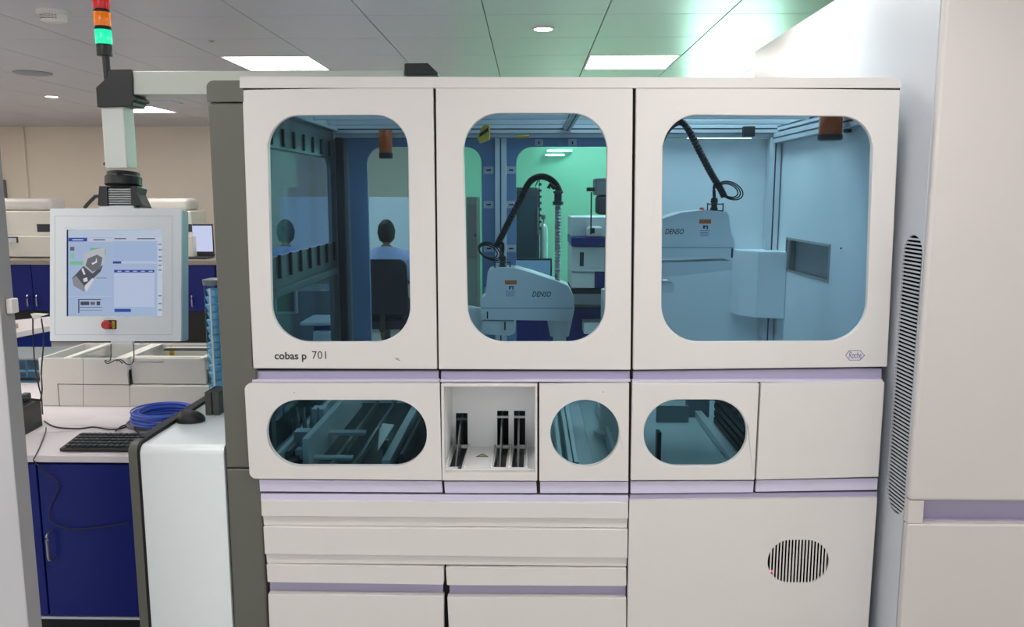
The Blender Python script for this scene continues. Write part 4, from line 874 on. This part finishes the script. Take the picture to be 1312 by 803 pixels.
# far counter with navy cupboards
YFC = 6.2
fc = thing('far_counter', 'long navy counter with grey worktop along the far wall', 'counter', (-4.5, 7, 0))
zct = ay(100, 333, YFC).z
xf0 = ay(-60, 333, YFC).x; xf1 = ay(277, 333, YFC).x
box('worktop', xf0, xf1, YFC-.03, 7.2, zct-.05, zct, mat('grey worktop edge', (150, 140, 132), .5), fc, .004)
zdt, zdb2 = zct-.055, ay(30, 397, YFC).z
box('body', xf0, xf1, YFC+.02, 7.15, zdb2-.01, zdt, NAVY, fc, 0); box('plinth', xf0, xf1, YFC+.05, 7.1, 0, zdb2-.01, BLACK, fc, 0)
edges = [-60, -10, 41, 92, 143, 194, 240, 276]
for i in range(7):
    x0, x1 = ay(edges[i], 360, YFC).x, ay(edges[i+1], 360, YFC).x
    d = box('door', x0+.004, x1-.004, YFC, YFC+.018, zdb2, zdt, NAVY, fc, .002)
    hx = (x1-.05) if i % 2 == 1 else (x0+.05); za, zb_ = ay(35, 379, YFC).z, ay(35, 391, YFC).z
    bm = NB(); tube(bm, smooth_path([(hx, YFC, za), (hx, YFC-.03, za), (hx, YFC-.03, zb_), (hx, YFC, zb_)], 3), .008, 6); mk('handle', bm, STEEL, d)
# far analyzers
def far_an(lab, x0p, x1p, Y):
    t = thing('bench_analyzer', lab, 'analyzer', (ay((x0p+x1p)/2, 330, Y).x, Y, zct), group='white analyzers on the far counter')
    def q(px0, px1, py0, py1, y0, y1, m, nm, bv=.01):
        a = ay(x0p+(x1p-x0p)*px0, py0, y0); b = ay(x0p+(x1p-x0p)*px1, py1, y0); return box(nm, a.x, b.x, y0, y1, max(b.z, zct+.002), a.z, m, t, bv)
    q(0, 1, 302, 329.5, Y, Y+.5, DEVW, 'base', .015); q(.02, .98, 270, 302, Y+.08, Y+.5, DEVW, 'body', .015); o = q(.07, .93, 254, 270, Y+.15, Y+.48, BEIGEP, 'lid', .05)
    q(.02, .22, 268, 301, Y+.02, Y+.0795, DEVW, 'monitor_shell'); q(.03, .17, 271, 298, Y+.012, Y+.019, BLACK, 'monitor_screen', .002)
    q(.24, .46, 303, 311, Y-.006, Y-.001, DARK, 'tray_opening', .002); q(.28, .42, 305, 311, Y-.03, Y-.007, SILVER, 'tube_rack', .003); q(.72, .98, 287, 297, Y+.072, Y+.079, INK, 'display', .003)
    return t
far_an('left white bench analyzer with dark monitor on the far counter', -18, 72, 6.45)
far_an('white bench analyzer mostly hidden behind the terminal, near the laptop', 160, 248, 6.45)
# laptop
p = ay(258, 320, 6.4); lp = thing('laptop', 'open laptop with bright screen on the far counter beside the column', 'laptop', (p.x, 6.4, zct))
xa, xb_ = ay(243, 300, 6.55).x, ay(273, 300, 6.55).x
box('base', xa, xb_, 6.33, 6.54, zct, zct+.02, BLKP, lp, .003); box('lid', xa, xb_, 6.55, 6.565, zct+.02, ay(250, 287, 6.55).z, BLKP, lp, .003)
box('screen', xa+.01, xb_-.01, 6.545, 6.5495, zct+.07, ay(250, 289, 6.55).z, emat('laptop screen glow', (214, 222, 255), .3), lp, 0)
# wall things, far left
p = ay(4, 250, YF-.05); t = thing('wall_panel_box', 'grey box on the far wall at the left picture edge', 'wall box', (p.x, YF, p.z))
box('shell', p.x-.5, p.x+.03, YF-.1, YF-.001, ay(3, 256, YF-.1).z, ay(3, 230, YF-.1).z, GREYC, t, .01); box('cover', p.x-.48, p.x+.01, YF-.105, YF-.1005, ay(3, 254, YF-.1).z, ay(3, 233, YF-.1).z, SILVER, t, .002)
# cross duct through back of machine (left behind) small panel with holder near bench end
pa = ay(265, 378, 3.0)
# foreground panel at the left
a1 = ay(36, 803, -.4); a2 = ay(46, 803, -.4); 
fp = thing('foreground_partition', 'pale grey upright panel with a grey edge trim, cut by the left picture edge', 'panel', (a1.x-.15, -.4, 0))
box('panel', a1.x-.3, a1.x+.001, -.4, -.345, .02, ay(-4, 300, -.4).z+.6, mat('grey white panel', (198, 196, 198), .5), fp, .003)
box('edge_trim', a1.x+.0015, a1.x+.004, -.402, -.343, .02, ay(-4, 300, -.4).z+.6, mat('grey edge trim', (150, 148, 150), .5), fp, .001)
p = ay(3, 390, -.34); box('hinge', a1.x+.0045, a1.x+.022, -.38, -.35, p.z-.02, p.z+.02, WHITE, fp, .003)

# ================================================================== BEYOND THE MACHINE
# lab furniture seen through the middle window
YL = 3.0
def PX(px, Y): return ay(px, 330, Y).x
def pbox(nm, x0, x1, y0, y1, Y, dep, m, parent, bv=.006, **k):
    a = ay(x0, y0, Y); b = ay(x1, y1, Y); return box(nm, a.x, b.x, Y, Y+dep, 0 if y1 > 465 else b.z, a.z, m, parent, bv, **k)
t = thing('lab_instrument', 'white and navy instrument seen through the right side of the middle window', 'instrument', (PX(760, YL), YL, 0))
pbox('upper_shell', 732, 800, 278, 303, YL+.05, .5, WHITE2, t); pbox('blue_band', 732, 800, 304, 315, YL-.02, .55, NAVY2, t); pbox('middle_shell', 732, 800, 316, 346, YL+.04, .5, WHITE2, t)
pbox('oval_window', 743, 748, 323, 341, YL+.034, .005, DARK, t, .002); pbox('printer', 752, 772, 290, 303, YL-.04, .08, WHITE2, t, .02); pbox('slot', 758, 762, 292, 299, YL-.046, .005, BLACK, t, .002)
pbox('shelf', 732, 800, 346, 348, YL-.03, .5, WHITE2, t, .002); pbox('lower_shell', 732, 762, 348.5, 369, YL, .5, WHITE2, t); pbox('blue_side', 763, 800, 348.5, 369, YL, .5, NAVY2, t); pbox('base', 732, 800, 369.5, 470, YL+.05, .5, BLKP, t)
t = thing('lab_desk', 'royal blue lab desk below the instrument in the middle window', 'desk', (PX(720, 2.2), 2.2, 0))
pbox('panel', 662, 790, 394, 600, 2.5, .03, NAVY2, t); pbox('worktop', 655, 800, 389, 394, 2.2, .5, DARK, t); pbox('white_box', 748, 775, 413, 428, 2.3, .15, WHITE2, t)
t = thing('dark_incubator', 'dark glazed tall incubator cabinet behind the robot hose', 'cabinet', (PX(676, 3.6), 3.6, 0))
pbox('body', 655, 691, 240, 470, 3.6, .5, DARK, t, .03); pbox('door_glass', 662, 687, 250, 330, 3.592, .006, mat('dark glazing', (58, 78, 84), .1), t, .01); pbox('handle', 688.5, 690, 265, 300, 3.57, .02, STEEL, t, .003)
t = thing('gas_cylinder', 'shiny pale gas cylinder standing against the green wall', 'gas cylinder', (PX(697, 3.7), 3.7, 0))
p = ay(697, 288, 3.7); bm = NB(); lathe(bm, (p.x, 3.75, 0), [(.025, 0), (.028, .01), (.028, p.z-.03), (.02, p.z), (.008, p.z+.01), (.008, p.z+.04)], 20); mk('bottle', bm, mat('polished cylinder', (210, 236, 222), .15, .3), t)
bm = NB(); lathe(bm, (p.x, 3.75, p.z+.04), [(.02, 0), (.02, .03), (.01, .035)], 12); mk('valve', bm, STEEL, t)
t = thing('light_string', 'hanging string of small dark lamps beside the gas cylinder', 'string', (PX(691, 3.5), 3.5, 1.6))
pt_ = [ay(691, v_, 3.5) for v_ in (228, 260, 300)]; pt_ = [ay(686, 238.5, 3.62), ay(688, 234, 3.55)]+pt_[0:]
bm = NB(); tube(bm, pt_, .004, 6); mk('wire', bm, BLACK, t)
for v_ in range(236, 298, 8):
    p = ay(692, v_, 3.49); bm = NB(); lathe(bm, (p.x, 3.485, p.z-.01), [(.008, 0), (.012, .006), (.012, .016), (.006, .02)], 10); mk('bulb', bm, DARK if v_ % 16 else RED, t)
t = thing('desk_monitor', 'pale blue computer screen behind the robot arm cover', 'monitor', (PX(682, 2.3), 2.3, 0))
pbox('shell', 658, 707, 331, 372, 2.3, .03, BLKP, t, .004); pbox('screen', 660, 705, 333.5, 369, 2.295, .004, emat('pale screen', (150, 186, 214), .22), t, 0); pbox('stand', 676, 688, 373, 389, 2.31, .02, BLKP, t, .002)
t = thing('steel_tower', 'grey green metal tower seen at the left edge of the middle window', 'tower', (PX(603, 3.2), 3.2, 0))
pbox('column', 597, 613, 252, 500, 3.2, .3, mat('grey green metal', (128, 138, 128), .5), t, .01); pbox('door', 599, 611, 262, 330, 3.192, .007, GREYC, t, .002); pbox('knob', 608, 610, 300, 303, 3.18, .01, BLACK, t, .001)
t = thing('side_apparatus', 'dark grey apparatus on a stand by the right edge of the middle window', 'apparatus', (PX(770, 2.4), 2.4, 0))
pbox('head', 763, 790, 228, 250, 2.4, .2, MID, t, .01); pbox('neck', 765, 786, 250, 275, 2.42, .15, DARK, t, .02); pbox('nose', 752, 763, 240, 245, 2.45, .04, BLKP, t, .004); pbox('pole', 757, 758, 246, 300, 2.46, .01, BLACK, t, 0); pbox('post', 778, 786, 200, 500, 2.62, .05, SILVER, t, 0)
t = thing('grey_cupboard', 'grey side cupboard with white tray seen low in the left window', 'cupboard', (PX(400, 2.0), 2.0, 0))
pbox('carcass', 330, 440, 372, 520, 2.6, .4, MID, t); pbox('frame', 352, 380, 368, 402, 1.9, .04, SILVER, t, .003); pbox('inset', 354, 377, 371, 399, 1.893, .006, DARK, t, 0)
pbox('tray', 384, 430, 413, 417, 1.9, .3, WHITE2, t, .002); pbox('bin', 402, 424, 418, 424, 1.95, .1, NAVY2, t, .003); pbox('drawer', 401, 436, 425, 445, 1.9, .3, WHITE2, t, .003)
t = thing('desk_partition', 'pale screen board in front of the seated people', 'partition', (-1.9, 7.0, 0))
box('board', -2.98, -.8, 7.3, 7.34, .6, 1.58, mat('pale board', (206, 216, 224), .6), t, .005); box('desk_top', -2.98, -.8, 6.7, 7.29, .72, .75, BENCH, t, .004); box('leg', -.86, -.82, 6.75, 7.25, 0, .718, DARK, t, .002); box('leg', -2.96, -2.92, 6.75, 7.25, 0, .718, DARK, t, .002)

for k, (xa_, xb2, py) in enumerate(((701, 733, 193), (699, 723, 198.5))):  # glowing strips stand in for ceiling light reflections in the back glass
    a = ay(xa_, py-1.2, 6.8); b = ay(xb2, py+1.2, 6.8); t = thing('tube_light', ['upper of the two white tube lights on the green wall', 'lower shorter one of the two white tube lights on the green wall'][k], 'tube light', ((a.x+b.x)/2, 6.85, a.z), group='tube lights on the green wall')
    box('fitting', a.x-.01, b.x+.01, 6.82, 6.899, b.z+.004, a.z-.004, WHITE, t, .003); box('tube', a.x, b.x, 6.78, 6.8195, b.z, a.z, emat('tube light glow', (225, 255, 245), 2.2), t, .006)
# ------------------------------------------------------------------ people
def skin_mesh(name, verts, edges, radii, m, parent, root=0, sub=2):
    me = bpy.data.meshes.new(name); me.from_pydata([tuple(v_) for v_ in verts], edges, []); o = bpy.data.objects.new(name, me); C.objects.link(o)
    o.parent = parent; W[o] = W[parent]; me.materials.append(m)
    md = o.modifiers.new('skin', 'SKIN'); 
    if not me.skin_vertices: me.attributes
    bm = bmesh.new(); bm.from_mesh(me); lay = bm.verts.layers.skin.verify(); bm.verts.ensure_lookup_table()
    for i, r0 in enumerate(radii):
        bm.verts[i][lay].radius = (r0 if isinstance(r0, tuple) else (r0, r0)); bm.verts[i][lay].use_root = (i == root)
    bm.to_mesh(me); bm.free(); md.use_smooth_shade = True
    s = o.modifiers.new('sub', 'SUBSURF'); s.levels = sub; s.render_levels = sub
    return o
def person(lab, x, y, hairm, shirtm):
    t = thing('person', lab, 'person', (x, y, 0), group='seated people working beyond the analyzer')
    V = [(0, 0, .50), (0, -.02, .68), (0, -.02, .86), (0, .0, 1.0), (0, .01, 1.06), (0, .04, 1.12)]; Rr = [.13, .12, .14, .09, .06, .06]; E = [(0, 1), (1, 2), (2, 3), (3, 4), (4, 5)]
    for s in (-1, 1):
        i = len(V); V += [(s*.17, 0, .97), (s*.23, .06, .74), (s*.19, .30, .76), (s*.18, .38, .77)]; Rr += [.06, .048, .036, .028]; E += [(3, i), (i, i+1), (i+1, i+2), (i+2, i+3)]
        for k in range(5):
            j = len(V); ox = (k-2)*.018*s; V += [(s*.18+ox, .42+.012*(2-abs(k-2)), .775 - (.01 if k == 0 else 0)), (s*.18+ox*1.3, .455+.012*(2-abs(k-2)), .765)]; Rr += [.009, .008]; E += [(i+3, j), (j, j+1)]
        i = len(V); V += [(s*.09, .02, .50), (s*.11, .42, .50), (s*.11, .40, .12), (s*.11, .50, .06)]; Rr += [.09, .065, .045, .035]; E += [(0, i), (i, i+1), (i+1, i+2), (i+2, i+3)]
    skin_mesh('body', V, E, Rr, SKIN, t)
    # head with face
    bm = NB(); bmesh.ops.create_uvsphere(bm, u_segments=24, v_segments=18, radius=1)
    for v_ in bm.verts:
        c_ = v_.co; f = 1-.18*max(0, -c_.z); v_.co = Vector((c_.x*.076*f, c_.y*.094*f+.04, c_.z*.118+1.22))
    h_ = mk('head', bm, SKIN, t, local=True)
    for s in (-1, 1):
        bm = NB(); lathe(bm, (s*.076, .035, 1.215), [(.012, -.008), (.02, 0), (.012, .008)], 10, 'x'); mk('ear', bm, SKIN, h_, local=True)
        bm = NB(); bmesh.ops.create_uvsphere(bm, u_segments=10, v_segments=8, radius=.011); bmesh.ops.translate(bm, verts=bm.verts, vec=(s*.03, .126, 1.225)); mk('eye', bm, WHITE, h_, local=True)
    bm = NB(); prism(bm, [(.125, 1.235), (.152, 1.195), (.125, 1.188)], None, -.012, .012, 'x'); mk('nose', bm, SKIN, h_, .005, local=True)
    bm = NB(); bx(bm, -.022, .022, .122, .132, 1.158, 1.166); mk('mouth', bm, RED, h_, .003, local=True)
    bm = NB(); bmesh.ops.create_uvsphere(bm, u_segments=24, v_segments=18, radius=1)
    dl = [v_ for v_ in bm.verts if v_.co.z < -.8 or (v_.co.y > .3 and v_.co.z < .45)]
    bmesh.ops.delete(bm, geom=dl, context='VERTS')
    for v_ in bm.verts:
        c_ = v_.co; n_ = 1+.05*math.sin(c_.x*23+c_.z*17)*math.sin(c_.y*19); v_.co = Vector((c_.x*.088*n_, c_.y*.104*n_+.034, c_.z*.124*n_+1.238))
    o = mk('hair', bm, hairm, t, local=True); sd_ = o.modifiers.new('solid', 'SOLIDIFY'); sd_.thickness = .012; sd_.offset = -1
    # shirt
    V = [(0, 0, .52), (0, -.02, .68), (0, -.02, .86), (0, -.01, 1.02), (0, .005, 1.09)]; Rr = [(.17, .15), (.17, .14), (.19, .15), (.15, .11), (.075, .07)]; E = [(0, 1), (1, 2), (2, 3), (3, 4)]
    for s in (-1, 1):
        i = len(V); V += [(s*.185, 0, 1.0), (s*.26, .06, .76), (s*.2, .25, .77)]; Rr += [.088, .07, .052]; E += [(3, i), (i, i+1), (i+1, i+2)]
    skin_mesh('shirt', V, E, Rr, shirtm, t)
    V = [(0, 0, .50)]; Rr = [.145]; E = []
    for s in (-1, 1):
        i = len(V); V += [(s*.09, .02, .50), (s*.11, .42, .50), (s*.11, .40, .14)]; Rr += [.1, .078, .06]; E += [(0, i), (i, i+1), (i+1, i+2)]
    skin_mesh('trousers', V, E, Rr, TROUS, t)
    for s in (-1, 1):
        bm = NB(); bx(bm, s*.11-.04, s*.11+.04, .34, .6, 0.0, .08); mk('shoe', bm, BLACK, t, .02, local=True)
    return t
def chair(lab, x, y):
    t = thing('office_chair', lab, 'chair', (x, y, 0), group='dark office chairs beyond the analyzer')
    bm = NB(); prism(bm, rnd([(-.26, .46), (.26, .46), (.24, .99), (-.24, .99)], .08, 6), None, -.30, -.235, 'y'); mk('backrest', bm, BLKF, t, .02, local=True)
    bm = NB(); prism(bm, rnd([(-.26, -.22), (.26, -.22), (.26, .28), (-.26, .28)], .07, 6), None, .30, .37, 'z'); mk('seat', bm, BLKF, t, .02, local=True)
    bm = NB(); tube(bm, [(0, -.28, .5), (0, -.25, .3), (0, -.1, .28)], .025); mk('back_support', bm, BLKP, t, local=True)
    bm = NB(); tube(bm, [(0, 0, .09), (0, 0, .3)], .03); mk('gas_lift', bm, DARK, t, local=True)
    for k in range(5):
        a_ = 2*math.pi*k/5+.3; q_ = (.3*math.cos(a_), .3*math.sin(a_))
        bm = NB(); tube(bm, [(0, 0, .1), (q_[0], q_[1], .07)], .02); l_ = mk('leg', bm, BLKP, t, local=True)
        bm = NB(); lathe(bm, (q_[0], q_[1]-.012, .028), [(.022, 0), (.027, .004), (.027, .02), (.022, .024)], 12, 'y'); mk('caster', bm, BLACK, l_, local=True)
    for s in (-1, 1):
        bm = NB(); tube(bm, [(s*.29, -.1, .33), (s*.29, -.05, .56), (s*.29, .15, .57)], .018); mk('armrest', bm, BLKP, t, local=True)
    return t
yp = 5.6
for px, lab, cl_, hm, sm in ((495, 'person with dark hair and pale blue shirt seated with back turned, in the left window', 'dark office chair under the seated dark haired person', HAIR, SHIRT),
                    (366, 'person with short greyish hair seated behind the left side frame, in pale blue shirt', 'dark office chair under the seated grey haired person', mat('greyish hair', (70, 78, 84), .8), SHIRT)):  # second figure and chair stand in for a reflection in the side glass
    x = ay(px, 330, yp).x; person(lab, x, yp, hm, sm); chair(cl_, x, yp-.02)
